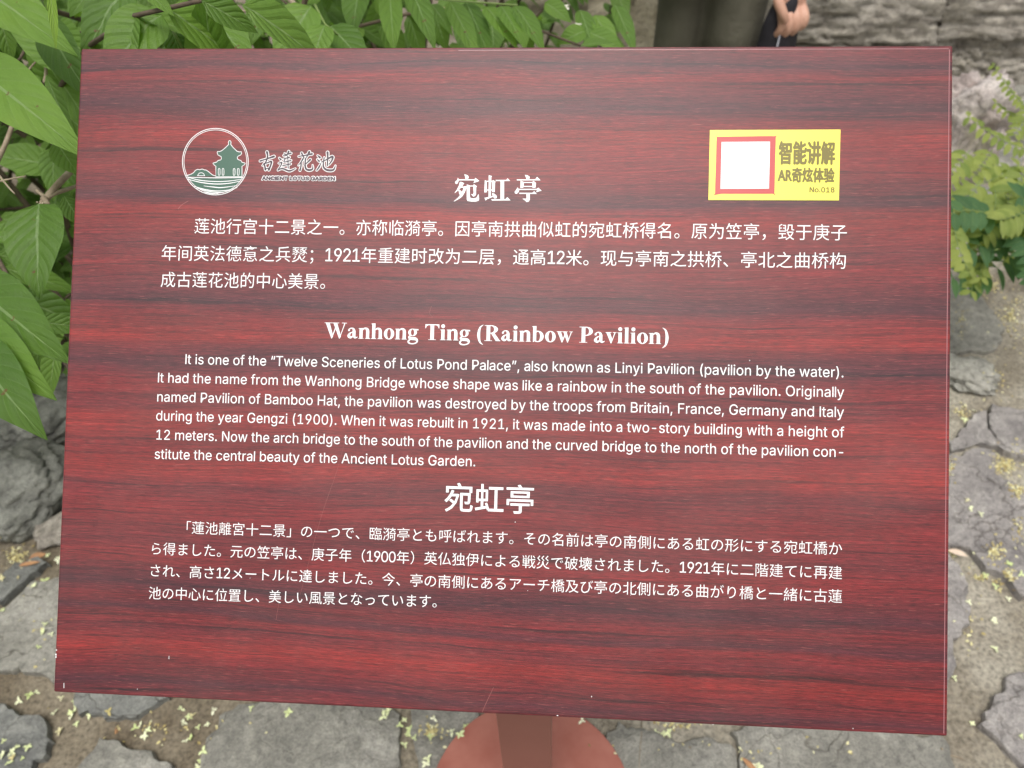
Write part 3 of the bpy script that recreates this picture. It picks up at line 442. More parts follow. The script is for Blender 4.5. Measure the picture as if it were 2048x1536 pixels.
# Chinese title in a bold serif cut
tfA = lambda x, y: (890 + x / 9.752, 340 + y / 9.752)
song = [
 [(360,85),(400,92),(440,115),(448,150),(430,178),(400,182),(380,165),(378,130)],
 [(238,148),(250,180),(262,195),(250,220),(225,270),(205,276),(185,258),(182,235),(200,215),(225,195)],
 [(250,183),(560,183),(560,203),(255,203)],
 [(556,190),(580,155),(655,215),(600,235),(540,255),(560,215)],
 [(275,235),(300,232),(360,258),(320,320),(265,380),(180,450),(172,445),(215,390),(255,310)],
 [(305,325),(365,325),(365,345),(298,345)],
 [(355,325),(385,315),(412,325),(405,350),(370,440),(320,520),(250,570),(165,614),(155,612),(230,550),(290,480),(335,390),(348,345)],
 [(245,395),(265,388),(300,410),(318,440),(310,475),(290,488),(265,475),(258,430)],
 [(417,285),(435,290),(470,305),(470,520),(410,520),(410,290)],
 [(410,515),(470,515),(485,545),(540,557),(600,540),(640,465),(645,500),(652,570),(640,600),(590,617),(500,617),(430,605),(412,580)],
 [(468,305),(542,305),(542,322),(468,322)],
 [(535,300),(550,280),(610,318),(595,335),(590,480),(570,510),(535,523),(520,500),(490,470),(535,475),(545,440)],
 [(838,108),(850,105),(900,120),(888,140),(880,530),(835,530)],
 [(762,200),(800,215),(803,435),(752,440)],
 [(795,212),(915,212),(915,230),(795,230)],
 [(905,215),(925,198),(975,230),(962,245),(955,432),(908,432)],
 [(795,382),(915,382),(915,400),(795,400)],
 [(755,540),(775,542),(930,505),(930,520),(800,575),(775,597)],
 [(903,450),(950,465),(990,500),(1000,530),(985,555),(950,558),(920,520)],
 [(970,195),(1180,195),(1205,163),(1258,215),(980,217)],
 [(1068,210),(1138,210),(1138,580),(1068,580)],
 [(885,572),(1165,572),(1200,532),(1265,595),(905,597)],
 [(1543,98),(1590,102),(1635,130),(1635,165),(1615,190),(1580,190),(1565,150)],
 [(1382,185),(1745,185),(1780,135),(1848,203),(1390,205)],
 [(1460,210),(1520,235),(1520,340),(1485,350),(1455,350)],
 [(1690,235),(1710,212),(1760,255),(1750,345),(1690,348)],
 [(1515,237),(1695,237),(1695,253),(1515,253)], [(1515,313),(1695,313),(1695,332),(1515,332)],
 [(1400,340),(1420,370),(1435,385),(1415,440),(1385,468),(1350,458),(1343,425),(1370,395)],
 [(1420,370),(1775,370),(1775,390),(1425,390)],
 [(1770,375),(1805,347),(1870,405),(1830,415),(1765,435),(1780,395)],
 [(1435,447),(1690,447),(1725,415),(1775,468),(1440,468)],
 [(1575,460),(1640,460),(1640,580),(1620,615),(1580,630),(1550,600),(1495,560),(1575,560)]]
trace('chinese_title', song, M_print, sign, 0.00015, tfA)

# English title, bold serif letters
def rct(x0, y0, x1, y1): return [[(x0, y0), (x1, y0), (x1, y1), (x0, y1)]]
def ring(cx, cy, rx, ry, ix, iy, a0=0, a1=360, n=28):
    o = []
    for i in range(n):
        t0, t1 = R(a0 + (a1 - a0) * i / n), R(a0 + (a1 - a0) * (i + 1) / n)
        o.append([(cx + rx * math.cos(t0), cy + ry * math.sin(t0)), (cx + rx * math.cos(t1), cy + ry * math.sin(t1)),
                  (cx + ix * math.cos(t1), cy + iy * math.sin(t1)), (cx + ix * math.cos(t0), cy + iy * math.sin(t0))])
    return o
def disc(cx, cy, r): return [[(cx + r * math.cos(t * math.pi / 6), cy + r * math.sin(t * math.pi / 6)) for t in range(12)]]
arch = lambda dx: [brush([(dx + 190, 385, 30), (dx + 250, 440, 60), (dx + 330, 445, 85), (dx + 395, 395, 125), (dx + 412, 300, 138)], 80, rnd=False), rct(dx + 343, 0, dx + 481, 310), rct(dx + 300, 0, dx + 525, 22)]
GL = {
 'W': (1000, [rct(5, 654, 330, 676), [[(60, 660), (230, 660), (400, 90), (345, -15), (325, -15)]], [[(320, -15), (345, -15), (560, 560), (540, 640), (520, 600)]],
              [[(400, 660), (560, 660), (745, 90), (690, -15), (668, -15)]], [[(668, -15), (690, -15), (925, 660), (885, 660)]], rct(340, 654, 650, 676), rct(770, 654, 995, 676)]),
 'a': (500, [brush([(95, 360, 95), (95, 385, 60), (150, 435, 40), (220, 448, 45), (290, 410, 90), (318, 330, 130)], 50), rct(253, 70, 385, 340),
             brush([(265, 285, 30), (150, 230, 60), (95, 130, 125), (110, 80, 115), (180, 45, 90), (270, 100, 40)], 90), brush([(320, 90, 120), (370, 45, 90), (450, 55, 35), (480, 85, 14)], 30)]),
 'n': (556, [rct(62, 0, 200, 455), rct(18, 0, 245, 22), [[(18, 450), (200, 461), (200, 430), (18, 432)]]] + arch(10)),
 'h': (556, [rct(62, 0, 200, 670), rct(18, 0, 245, 22), [[(15, 655), (200, 676), (200, 640), (15, 637)]]] + arch(10)),
 'o': (500, [ring(250, 230, 226, 243, 85, 212)]),
 'g': (500, [ring(225, 310, 190, 163, 72, 135), [[(330, 400), (480, 400), (480, 455), (300, 462)]], brush([(150, 175, 50), (85, 130, 60), (90, 75, 90), (200, 45, 120), (360, 30, 125), (430, -40, 90), (400, -130, 55), (250, -182, 45), (100, -160, 60), (50, -95, 75), (90, -20, 60), (170, 15, 50)], 60)]),
 'T': (667, [rct(255, 0, 412, 660), rct(30, 636, 637, 676), rct(170, 0, 497, 22), [[(30, 640), (30, 500), (52, 500), (85, 590), (180, 645)]], [[(637, 640), (637, 500), (615, 500), (582, 590), (487, 645)]]]),
 'i': (278, [rct(66, 0, 204, 455), rct(18, 0, 255, 22), [[(18, 450), (204, 461), (204, 430), (18, 432)]], disc(137, 600, 84)]),
 'l': (278, [rct(66, 0, 204, 670), rct(18, 0, 255, 22), [[(18, 655), (204, 676), (204, 645), (18, 637)]]]),
 '(': (333, [brush([(300, 690, 14), (160, 560, 75), (105, 260, 125), (160, -40, 75), (300, -168, 14)], 60, rnd=False)]),
 ')': (333, [brush([(33, 690, 14), (173, 560, 75), (228, 260, 125), (173, -40, 75), (33, -168, 14)], 60, rnd=False)]),
 'R': (722, [rct(112, 0, 268, 670), rct(26, 0, 355, 22), rct(26, 654, 330, 676), ring(300, 498, 300, 178, 140, 146, -90, 90, 16), rct(260, 645, 330, 676), rct(260, 322, 330, 352), [[(300, 335), (450, 345), (690, 20), (690, 0), (520, 0)]], rct(510, 0, 715, 22)]),
 'P': (611, [rct(112, 0, 268, 670), rct(20, 0, 355, 22), rct(20, 654, 330, 676), ring(300, 485, 285, 191, 130, 158, -90, 90, 16), rct(260, 645, 330, 676), rct(260, 295, 330, 325)]),
 'b': (556, [rct(62, 20, 200, 670), [[(15, 655), (200, 676), (200, 640), (15, 637)]], ring(262, 230, 255, 243, 105, 205, -115, 140, 22), [[(62, 60), (62, -5), (85, -10), (140, 60)]]]),
 'w': (722, [rct(20, 440, 245, 461), [[(50, 450), (195, 450), (305, 120), (262, -14), (240, -14)]], [[(238, -14), (262, -14), (400, 330), (375, 410)]], rct(255, 440, 480, 461),
             [[(300, 450), (430, 450), (545, 120), (500, -14), (478, -14)]], [[(478, -14), (500, -14), (665, 450), (630, 450)]], rct(560, 440, 705, 461)]),
 'v': (500, [rct(18, 440, 265, 461), [[(48, 450), (205, 450), (315, 130), (268, -14), (245, -14)]], [[(245, -14), (268, -14), (440, 450), (400, 450)]], rct(325, 440, 485, 461)]),
 ' ': (250, [])}
txt = 'Wanhong Ting (Rainbow Pavilion)'
total = sum(GL[c][0] for c in txt) - 60
x0t, y0t = S(647.2, 676.0); x1t, y1t = S(1334.8, 688.2)
ksx = (x1t - x0t) / total; ksy = abs(S(647, 645)[1] - S(647, 676)[1]) / 676
V, Fc = [], []; cx = 0; li = 0
for ch in txt:
    adv, strokes = GL[ch]
    for st in strokes:
        li += 1
        for poly in st:
            base = len(V)
            pts = [(x0t + (cx + x) * ksx, y0t + (y1t - y0t) * (cx + x) / total + y * ksy) for x, y in poly]
            V += [(x, y, 0.00015 + 0.000003 * (li % 12)) for x, y in pts]
            for t in tessellate_polygon([[Vector((x, y, 0)) for x, y in pts]]):
                a, b, c = (V[base + k] for k in t)
                cr = (b[0] - a[0]) * (c[1] - a[1]) - (b[1] - a[1]) * (c[0] - a[0])
                Fc.append(tuple(base + k for k in (t if cr > 0 else t[::-1])))
    cx += adv
link('english_title', mesh('english_title', V, Fc), M_print, sign, SIGN)

# garden emblem
tfB = lambda x, y: (350 + x / 6.0235, 245 + y / 6.0235)
emblem = trace_strokes('emblem', [brush([(478 + 396 * math.cos(R(a)), 472 + 400 * math.sin(R(a))) for a in range(0, 360, 15)], 8, True), brush([(478 + 378 * math.cos(R(a)), 472 + 382 * math.sin(R(a))) for a in range(0, 360, 15)], 6, True)], M_print, sign, 0.00015, tfB)
emblem['label'] = 'round emblem with green pavilion, bridge and water lines'
pag = [(651,218),(665,228),(668,250),(662,262),(690,300),(740,348),(768,356),(790,352),(796,375),(785,392),(755,405),(743,420),(745,440),(762,452),(785,458),(800,480),(840,492),(830,510),(800,528),(800,655),(485,655),(485,528),(460,510),(448,492),(495,478),(510,460),(545,452),(553,435),(548,412),(510,392),(500,365),(505,350),(530,352),(555,342),(600,305),(640,265),(635,245),(640,225)]
seg_ = [(478 + 376 * math.cos(R(a)), 472 + 380 * math.sin(R(a))) for a in range(30, 151, 6)]
trace('green_field', [pag, [(135,650),(190,622),(240,580),(270,566),(320,562),(365,575),(420,612),(485,650)], seg_], M_green, emblem, 0.00016, tfB)
wl = [brush(pag[19:] + pag[:20], 7, False, 1)]
wl += [brush([(130,642),(190,622),(222,600),(240,578),(268,566),(290,570),(320,562),(345,572),(372,577),(420,612),(450,635),(485,645)], 7, False, 3)]
wl += [brush([(266,642),(280,617),(308,606),(336,617),(350,642)], 6, False, 4), brush([(262,642),(352,642)], 6, False, 1)]
for xw in (525, 572, 705, 755):
    wl.append(brush([(xw - 10, 565),(xw, 555),(xw + 10, 565),(xw + 10, 628),(xw, 637),(xw - 10, 628)], 6, True, 2))
for a in ([(140,660,7),(480,668,9),(815,664,7)], [(150,662,6),(300,698,9),(480,712,9),(650,706,8),(810,682,5)], [(150,684,6),(300,722,10),(480,742,10),(650,733,9),(790,704,5)],
          [(340,765,4),(450,778,10),(560,785,10),(735,762,4)], [(228,770,6),(340,805,10),(480,826,10),(620,818,8),(745,785,4)], [(255,790,6),(370,825,8),(480,842,9),(570,843,8),(665,815,4)], [(350,842,4),(430,857,8),(515,858,4)]):
    wl.append(brush(a, 7))
trace_strokes('white_linework', wl, M_print, emblem, 0.00028, tfB)
cal = [[(1018,465,20),(1090,442,16),(1185,410,26)], [(1100,357,26),(1108,410,20),(1085,480,16),(1045,520,8)], [(1065,495,18),(1075,530,20),(1082,570,22)], [(1065,500,14),(1110,485,14),(1152,470,22),(1148,510,20),(1122,572,24)], [(1080,560,12),(1128,550,12)],
 [(1300,398,14),(1390,372,18)], [(1362,350,22),(1340,395,10)], [(1312,372,10),(1330,402,16)], [(1300,440,12),(1372,420,16)], [(1322,440,10),(1306,478,12),(1390,458,14)], [(1350,405,12),(1354,470,12),(1356,552,14)], [(1290,522,12),(1385,500,16)],
 [(1248,428,12),(1268,448,22)], [(1242,492,12),(1280,484,16),(1262,530,14),(1232,572,10)], [(1232,578,10),(1285,556,18),(1370,584,22),(1442,556,10)],
 [(1482,410,14),(1555,398,16),(1645,380,22)], [(1518,370,22),(1545,425,16)], [(1610,357,28),(1575,425,12)], [(1535,438,20),(1510,480,14),(1478,518,8)], [(1512,480,18),(1510,530,18),(1498,578,20)], [(1622,448,22),(1580,490,14),(1548,520,6)], [(1566,435,18),(1560,510,20),(1572,560,24),(1610,575,26),(1650,560,20),(1650,512,6)],
 [(1712,400,14),(1738,424,26)], [(1706,446,12),(1730,468,22)], [(1700,578,14),(1730,535,20),(1752,490,8)], [(1758,478,12),(1820,448,16),(1888,412,26),(1884,455,20),(1850,505,14)], [(1830,362,28),(1832,430,20),(1828,520,18)], [(1790,425,16),(1780,490,18),(1786,545,24),(1830,575,28),(1900,572,24),(1925,520,8)]]
name_w = trace_strokes('garden_name', [brush([(x, y, w + 17) for x, y, w in st], 0) for st in cal], M_print, sign, 0.00015, tfB)
trace_strokes('name_fill', [brush(st, 0) for st in cal], M_dark, name_w, 0.00034, tfB)
gq = [tfB(1040, 648), tfB(1922, 652), tfB(1920, 705), tfB(1038, 695)]
gn = rect_text('garden_name_english', 'ANCIENT LOTUS GARDEN', [(gq[0][0] - 1.5, gq[0][1] - 1.5), (gq[1][0] + 1.5, gq[1][1] - 1.5), (gq[2][0] + 1.5, gq[2][1] + 1.0), (gq[3][0] - 1.5, gq[3][1] + 1.0)], sign, M_print, 0.00062, 0.00015)
rect_text('name_fill', 'ANCIENT LOTUS GARDEN', gq, gn, M_dark, 0.00028, 0.0003)

# yellow sticker
tfC = lambda x, y: (1400 + x / 6.8267, 250 + y / 6.8267)
q = [S(*tfC(x, y)) for x, y in ((122, 72), (1903, 65), (1883, 1030), (103, 1025))]
V = [(x, y, 0.0004) for x, y in q] + [(x, y, 0.00002) for x, y in q]
sticker = link('guide_sticker', mesh('guide_sticker', V, [(3, 2, 1, 0), (0, 1, 5, 4), (1, 2, 6, 5), (2, 3, 7, 6), (3, 0, 4, 7)]), M_yel, sign, SIGN)
sticker['label'] = 'yellow audio guide sticker with a red framed white square'
trace('red_frame', [sm([(215,178),(240,165),(600,158),(1000,155),(1020,175),(1012,500),(1003,925),(985,942),(600,943),(210,942),(193,925),(205,500)], 4, True)], M_redp, sticker, 0.0005, tfC)
trace('white_square', [[(280,235),(942,230),(928,872),(266,875)]], M_print, sticker, 0.0006, tfC)
cq = lambda x0, y0, x1, y1: [tfC(x0, y0), tfC(x1, y0), tfC(x1, y1), tfC(x0, y1)]
rect_text('sticker_text', '智能讲解', cq(1058, 222, 1832, 547), sticker, M_olive, 0.0005, 0.0006)
rect_text('sticker_text', 'AR奇炫体验', cq(1045, 582, 1825, 790), sticker, M_olive, 0.0004, 0.0006)
rect_text('sticker_number', 'No.018', cq(1480, 850, 1824, 925), sticker, M_olive, 0.00016, 0.0006)

# chips and scratches in the print
ch = []
for x, y, w, h in ((128, 1371, 1.4, 14), (338, 1315, 1.2, 8), (113, 1300, 3, 3), (112, 1309, 3, 5), (112, 1314, 3, 4), (1115, 1431, 4, 2), (1183, 1393, 2, 3), (275, 1378, 2, 1.5), (1426, 1449, 1.5, 3), (1706, 1457, 1.5, 3), (1030, 1044, 2.5, 2), (1498, 721, 2, 2), (1055, 1181, 1.5, 1.5), (1261, 1190, 1.5, 1.5), (500, 1156, 1.5, 1.5), (388, 461, 2, 2)):
    w *= .75; h *= .75
    ch.append([[(x - w / 2, y - h / 2), (x + w / 2, y - h / 2), (x + w / 2, y + h / 2), (x - w / 2, y + h / 2)]])
link_ch = trace_strokes('paint_chips', ch, M_print, sign, 0.0001, lambda x, y: (x, y)); link_ch['kind'] = 'stuff'
sc_ = [brush([(987, 1375), (974, 1402), (964, 1425)], 0.7), brush([(690, 880), (672, 945), (640, 1040), (600, 1190)], 0.35), brush([(375, 402), (362, 410), (355, 418)], 0.9), brush([(862, 612), (858, 626), (864, 634)], 0.5), brush([(560, 1190), (552, 1240)], 0.4)]
link_sc = trace_strokes('scratches', sc_, plain('scratch', (0.30, 0.10, 0.09), 0.5), sign, 0.00009, lambda x, y: (x, y)); link_sc['kind'] = 'stuff'

# post and base
pb = post_base; yaw = math.atan2(ex.y, ex.x)
cen = SIGN @ Vector((SW / 2, SH / 2, -0.02))
hw, hd = 0.0355, 0.018
bm = bevel_box(-hw, hw, -hd, hd, 0.012, cen.z - 0.03, 0.003, 2)
PM = Matrix.Translation((pb.x, pb.y, 0)) @ Matrix.Rotation(yaw, 4, 'Z')
link('post', from_bm('post', bm), M_post, sign, PM)
bm = bmesh.new(); bmesh.ops.create_cone(bm, cap_ends=True, segments=96, radius1=0.176, radius2=0.176, depth=0.011)
bmesh.ops.bevel(bm, geom=[e for e in bm.edges if abs(e.verts[0].co.z - e.verts[1].co.z) < 1e-5], offset=0.002, segments=2, affect='EDGES')
link('base_plate', from_bm('base_plate', bm), M_paint, sign, Matrix.Translation((pb.x, pb.y, 0.0185)))
# bracket behind the board that carries it on the post
bm = bevel_box(SW / 2 - 0.09, SW / 2 + 0.09, SH / 2 - 0.09, SH / 2 + 0.09, -0.026, -0.0182, 0.001)
link('mounting_plate', from_bm('mounting_plate', bm), M_paint, sign, SIGN)

# ================================================================== GROUND AND PAVING
M_mortar, nt, b = mat('mortar_and_soil', 0.9, 0.2)
v = mapped(nt, (1, 1, 1)); n = noise_n(nt, v, 5, 8, 0.65)
r = ramp(nt, [(0.25, (0.13, 0.108, 0.080)), (0.42, (0.20, 0.175, 0.135)), (0.55, (0.29, 0.265, 0.215)), (0.75, (0.34, 0.315, 0.26))]); nt.links.new(n, r.inputs[0])
n2 = noise_n(nt, v, 120, 4, 0.7); r2 = ramp(nt, [(0.34, (0.45, 0.45, 0.45)), (0.5, (1, 1, 1)), (0.68, (1.45, 1.45, 1.4))]); nt.links.new(n2, r2.inputs[0])
nt.links.new(mixc(nt, 0.8, r.outputs[0], r2.outputs[0], 'MULTIPLY'), b.inputs['Base Color'])
p = bump(nt, b, n2, 0.5, 0.006); bump(nt, b, n, 0.5, 0.03, p)
# the joints west of the sign hold dark soil, those to the east pale mortar
sp = nt.nodes.new('ShaderNodeSeparateXYZ'); tcg = nt.nodes.new('ShaderNodeTexCoord'); nt.links.new(tcg.outputs['Object'], sp.inputs[0])
rg = ramp(nt, [(0.42, (0.72, 0.67, 0.61)), (0.56, (1.12, 1.12, 1.12))]); mr = nt.nodes.new('ShaderNodeMapRange'); mr.inputs[1].default_value = -2; mr.inputs[2].default_value = 2
nt.links.new(sp.outputs[0], mr.inputs[0]); nt.links.new(mr.outputs[0], rg.inputs[0])
src_ = b.inputs['Base Color'].links[0].from_socket; nt.links.new(mixc(nt, 1.0, src_, rg.outputs[0], 'MULTIPLY'), b.inputs['Base Color'])

def stone_mat(name, ca, cb, cc, layered=0.0):
    m, nt, b = mat(name, 0.72, 0.3); v = mapped(nt, (1, 1, 1))
    oi = nt.nodes.new('ShaderNodeObjectInfo')
    add = nt.nodes.new('ShaderNodeVectorMath'); add.operation = 'ADD'; nt.links.new(v, add.inputs[0])
    cb_ = nt.nodes.new('ShaderNodeCombineXYZ'); mul = N(nt, 'ShaderNodeMath', operation='MULTIPLY'); mul.inputs[1].default_value = 37.0
    nt.links.new(oi.outputs['Random'], mul.inputs[0]); nt.links.new(mul.outputs[0], cb_.inputs[0]); nt.links.new(mul.outputs[0], cb_.inputs[2]); nt.links.new(cb_.outputs[0], add.inputs[1])
    vv = add.outputs[0]
    n1 = noise_n(nt, vv, 7, 7, 0.62, 0.6); r1 = ramp(nt, [(0.28, ca), (0.5, cb), (0.72, cc)]); nt.links.new(n1, r1.inputs[0])
    n2 = noise_n(nt, vv, 55, 6, 0.75); r2 = ramp(nt, [(0.28, (0.45, 0.45, 0.46)), (0.5, (1, 1, 1)), (0.75, (1.5, 1.5, 1.45))]); nt.links.new(n2, r2.inputs[0])
    col = mixc(nt, 0.75, r1.outputs[0], r2.outputs[0], 'MULTIPLY')
    vo = N(nt, 'ShaderNodeTexVoronoi', feature='DISTANCE_TO_EDGE', Scale=6.0)
    wv = nt.nodes.new('ShaderNodeVectorMath'); wv.operation = 'ADD'; nn = N(nt, 'ShaderNodeTexNoise', Scale=9.0, Detail=4.0); nt.links.new(vv, nn.inputs['Vector'])
    sc2 = nt.nodes.new('ShaderNodeVectorMath'); sc2.operation = 'SCALE'; sc2.inputs['Scale'].default_value = 0.22; nt.links.new(nn.outputs['Color'], sc2.inputs[0])
    nt.links.new(vv, wv.inputs[0]); nt.links.new(sc2.outputs[0], wv.inputs[1]); nt.links.new(wv.outputs[0], vo.inputs['Vector'])
    rc = ramp(nt, [(0.0, (0.5, 0.48, 0.46)), (0.018, (1, 1, 1))]); nt.links.new(vo.outputs['Distance'], rc.inputs[0])
    mk = ramp(nt, [(0.45, (0, 0, 0)), (0.6, (1, 1, 1))]); nt.links.new(noise_n(nt, vv, 3.1, 2), mk.inputs[0])
    col2 = mixc(nt, mk.outputs[0], col, mixc(nt, 1.0, col, rc.outputs[0], 'MULTIPLY'))
    if layered:
        mpz = nt.nodes.new('ShaderNodeMapping'); mpz.inputs['Scale'].default_value = (1.2, 1.2, 7); mpz.inputs['Rotation'].default_value = (.1, .12, 0); nt.links.new(vv, mpz.inputs[0])
        n4 = noise_n(nt, mpz.outputs[0], 3.5, 6, .7, .4); r4 = ramp(nt, [(0.36, (.35, .33, .31)), (0.46, (1, 1, 1)), (0.7, (1.2, 1.2, 1.15))]); nt.links.new(n4, r4.inputs[0])
        col2 = mixc(nt, layered, col2, r4.outputs[0], 'MULTIPLY')
    nt.links.new(col2, b.inputs['Base Color'])
    n5 = noise_n(nt, vv, 260, 4, .75); r5 = ramp(nt, [(0.32, (.62, .62, .62)), (.5, (1, 1, 1)), (.7, (1.35, 1.35, 1.3))]); nt.links.new(n5, r5.inputs[0])
    src_ = b.inputs['Base Color'].links[0].from_socket; nt.links.new(mixc(nt, .8, src_, r5.outputs[0], 'MULTIPLY'), b.inputs['Base Color'])
    p = bump(nt, b, n2, 0.8, 0.007); p = bump(nt, b, n5, 0.6, 0.002, p); p = bump(nt, b, n1, 0.7, 0.03, p)
    bump(nt, b, rc.outputs[0], 0.5, 0.004, p)
    return m
M_st = [stone_mat('grey_stone', (0.165, 0.16, 0.14), (0.275, 0.265, 0.232), (0.385, 0.37, 0.33)),
        stone_mat('purple_grey_stone', (0.18, 0.165, 0.162), (0.30, 0.278, 0.265), (0.41, 0.385, 0.365)),
        stone_mat('blue_grey_stone', (0.13, 0.133, 0.128), (0.23, 0.232, 0.215), (0.34, 0.335, 0.31)),
        stone_mat('pale_grey_stone', (0.24, 0.23, 0.20), (0.35, 0.34, 0.30), (0.46, 0.44, 0.39))]

# ground sheet with gentle unevenness near the camera
gx = sorted(set([-60, -25, -12] + [round(-6 + 0.1 * i, 3) for i in range(121)] + [12, 25, 60]))
gy = sorted(set([-60, -25, -12] + [round(-3 + 0.1 * i, 3) for i in range(121)] + [14, 25, 60]))
V = [(x, y, 0.006 * noise.noise(Vector((x * 2, y * 2, 0)))) for y in gy for x in gx]
nx = len(gx)
Fc = [(j * nx + i, j * nx + i + 1, (j + 1) * nx + i + 1, (j + 1) * nx + i) for j in range(len(gy) - 1) for i in range(nx - 1)]
ground = link('ground', mesh('ground', V, Fc), M_mortar, smooth=True); tag(ground, 'tan mortar and soil between the paving stones', kind='structure')

rnd = random.Random(4)
def stone_mesh(pts, h, seed, rough=0.006, jag=0.014, step=0.018):
    """pts: outline on the ground (x, y). Domed, rough slab with a chipped edge."""
    rs = random.Random(seed)
    c = Vector((sum(p[0] for p in pts) / len(pts), sum(p[1] for p in pts) / len(pts)))
    out = []
    for i in range(len(pts)):
        a, b = Vector(pts[i]), Vector(pts[(i + 1) % len(pts)]); k = max(1, int((b - a).length / step))
        nrm = Vector(((b - a).y, -(b - a).x)).normalized()
        for j in range(k):
            q = a.lerp(b, j / k); t = noise.noise(Vector((q.x * 22 + seed, q.y * 22, seed * 0.37))) + 0.55 * (noise.cell(Vector((q.x * 45, q.y * 45, seed))) - .5) + 0.4 * noise.noise(Vector((q.x * 90, q.y * 90, seed)))
            out.append(q + nrm * t * jag)
    n = len(out); V = []; Fc = []
    rings = [(1.0, -0.02), (1.0, h * 0.62), (0.992, h * 0.93), (0.965, h)] + [(f, h) for f in (0.85, 0.7, 0.52, 0.34, 0.16)]
    tx, ty = rs.uniform(-.012, .012), rs.uniform(-.012, .012)
    for k, (f, z) in enumerate(rings):
        for q in out:
            d = q - c; w = c + d * f
            zz = z
            if k >= 2:
                zz += rough * (noise.noise(Vector((w.x * 7, w.y * 7, seed))) + 0.6 * noise.noise(Vector((w.x * 22, w.y * 22, seed * 1.3)))) * (0.6 if k < 4 else 1) + tx * d.x + ty * d.y
                # cleaved steps like in slate
                zz += 0.5 * rough * round(1.6 * noise.noise(Vector((w.x * 3.2 + 5, w.y * 3.2, seed * 2.1))))
            V.append((w.x, w.y, zz))
    V.append((c.x, c.y, h)); ci = len(V) - 1
    for k in range(len(rings) - 1):
        for i in range(n):
            j = (i + 1) % n; Fc.append((k * n + i, k * n + j, (k + 1) * n + j, (k + 1) * n + i))
    k = (len(rings) - 1) * n
    for i in range(n): Fc.append((k + i, k + (i + 1) % n, ci))
    return V, Fc
hand = [  # photo outline, height, material
 ([(1880,545),(1925,552),(1972,600),(2008,655),(2004,690),(1962,702),(1880,705)], .016, 0),
 ([(1985,805),(2060,818),(2180,860),(2120,920),(2060,905),(2010,893),(1975,855)], .028, 1),
 ([(1925,850),(1965,815),(1975,858),(2008,895),(2060,908),(2075,925),(1990,892),(1945,884),(1905,900),(1895,880)], .018, 1),
 ([(1830,900),(1905,905),(1945,892),(1990,900),(1995,945),(2060,985),(2160,1080),(2150,1190),(2048,1192),(2012,1158),(1965,1125),(1935,1098),(1895,1085),(1830,1080)], .022, 1),
 ([(1790,1105),(1890,1095),(1922,1122),(1945,1175),(1942,1245),(1918,1280),(1913,1330),(1898,1390),(1850,1410),(1780,1390),(1760,1250)], .018, 1),
 ([(2180,1310),(2060,1330),(2012,1350),(1985,1385),(1968,1420),(1962,1445),(2005,1490),(2055,1540),(2150,1640),(2300,1500)], .020, 1),
 ([(1465,1462),(1520,1440),(1700,1440),(1880,1470),(1912,1500),(1938,1580),(1900,1720),(1600,1730),(1500,1600),(1478,1530)], .020, 0),
 ([(1208,1462),(1240,1448),(1330,1470),(1450,1478),(1470,1500),(1492,1580),(1480,1720),(1310,1720),(1235,1600),(1200,1500)], .016, 0),
 ([(438,1430),(475,1408),(620,1385),(745,1395),(800,1425),(800,1500),(780,1600),(730,1700),(420,1690),(385,1560),(405,1490)], .018, 0),
 ([(196,1473),(240,1480),(300,1508),(342,1530),(365,1600),(330,1700),(110,1700),(120,1570)], .016, 0),
 ([(-90,1400),(30,1415),(75,1438),(112,1470),(98,1508),(62,1540),(40,1620),(-130,1620)], .018, 2),
 ([(-160,1210),(0,1215),(60,1160),(120,1150),(200,1170),(230,1300),(175,1350),(112,1368),(40,1345),(-160,1330)], .020, 0),
 ([(155,1385),(200,1330),(330,1330),(345,1390),(325,1405),(285,1428),(230,1440),(200,1430),(157,1428)], .016, 2),
 ([(-60,1200),(-20,1170),(30,1125),(75,1108),(100,1118),(60,1158),(0,1208)], .022, 2),
 ([(812,1400),(960,1400),(960,1450),(905,1500),(870,1560),(830,1560),(818,1480)], .012, 0),
 ([(455,1270),(640,1260),(780,1290),(800,1380),(620,1375),(470,1395),(420,1380)], .012, 0),
 ([(1120,1290),(1330,1290),(1440,1360),(1445,1425),(1330,1432),(1180,1420),(1110,1380)], .010, 3),
]
used = []
paver_i = 0
for k, (pts, h, mi) in enumerate(hand):
    g = [G(x, y, h) for x, y in pts]; g = [(p.x, p.y) for p in g]
    ar = sum(g[i][0] * g[(i + 1) % len(g)][1] - g[(i + 1) % len(g)][0] * g[i][1] for i in range(len(g)))
    if ar < 0: g = g[::-1]
    used.append(g)
    V, Fc = stone_mesh(g, h, 3.3 + k * 1.7, 0.008, 0.010, 0.010)
    me = mesh('paving_stone', V, Fc); link('paving_stone', me, M_st[mi], ground, smooth=True); me.set_sharp_from_angle(angle=R(28))
def inside(p, poly):
    c = False
    for i in range(len(poly)):
        a, b = poly[i], poly[i - 1]
        if (a[1] > p[1]) != (b[1] > p[1]) and p[0] < (b[0] - a[0]) * (p[1] - a[1]) / (b[1] - a[1]) + a[0]: c = not c
    return c
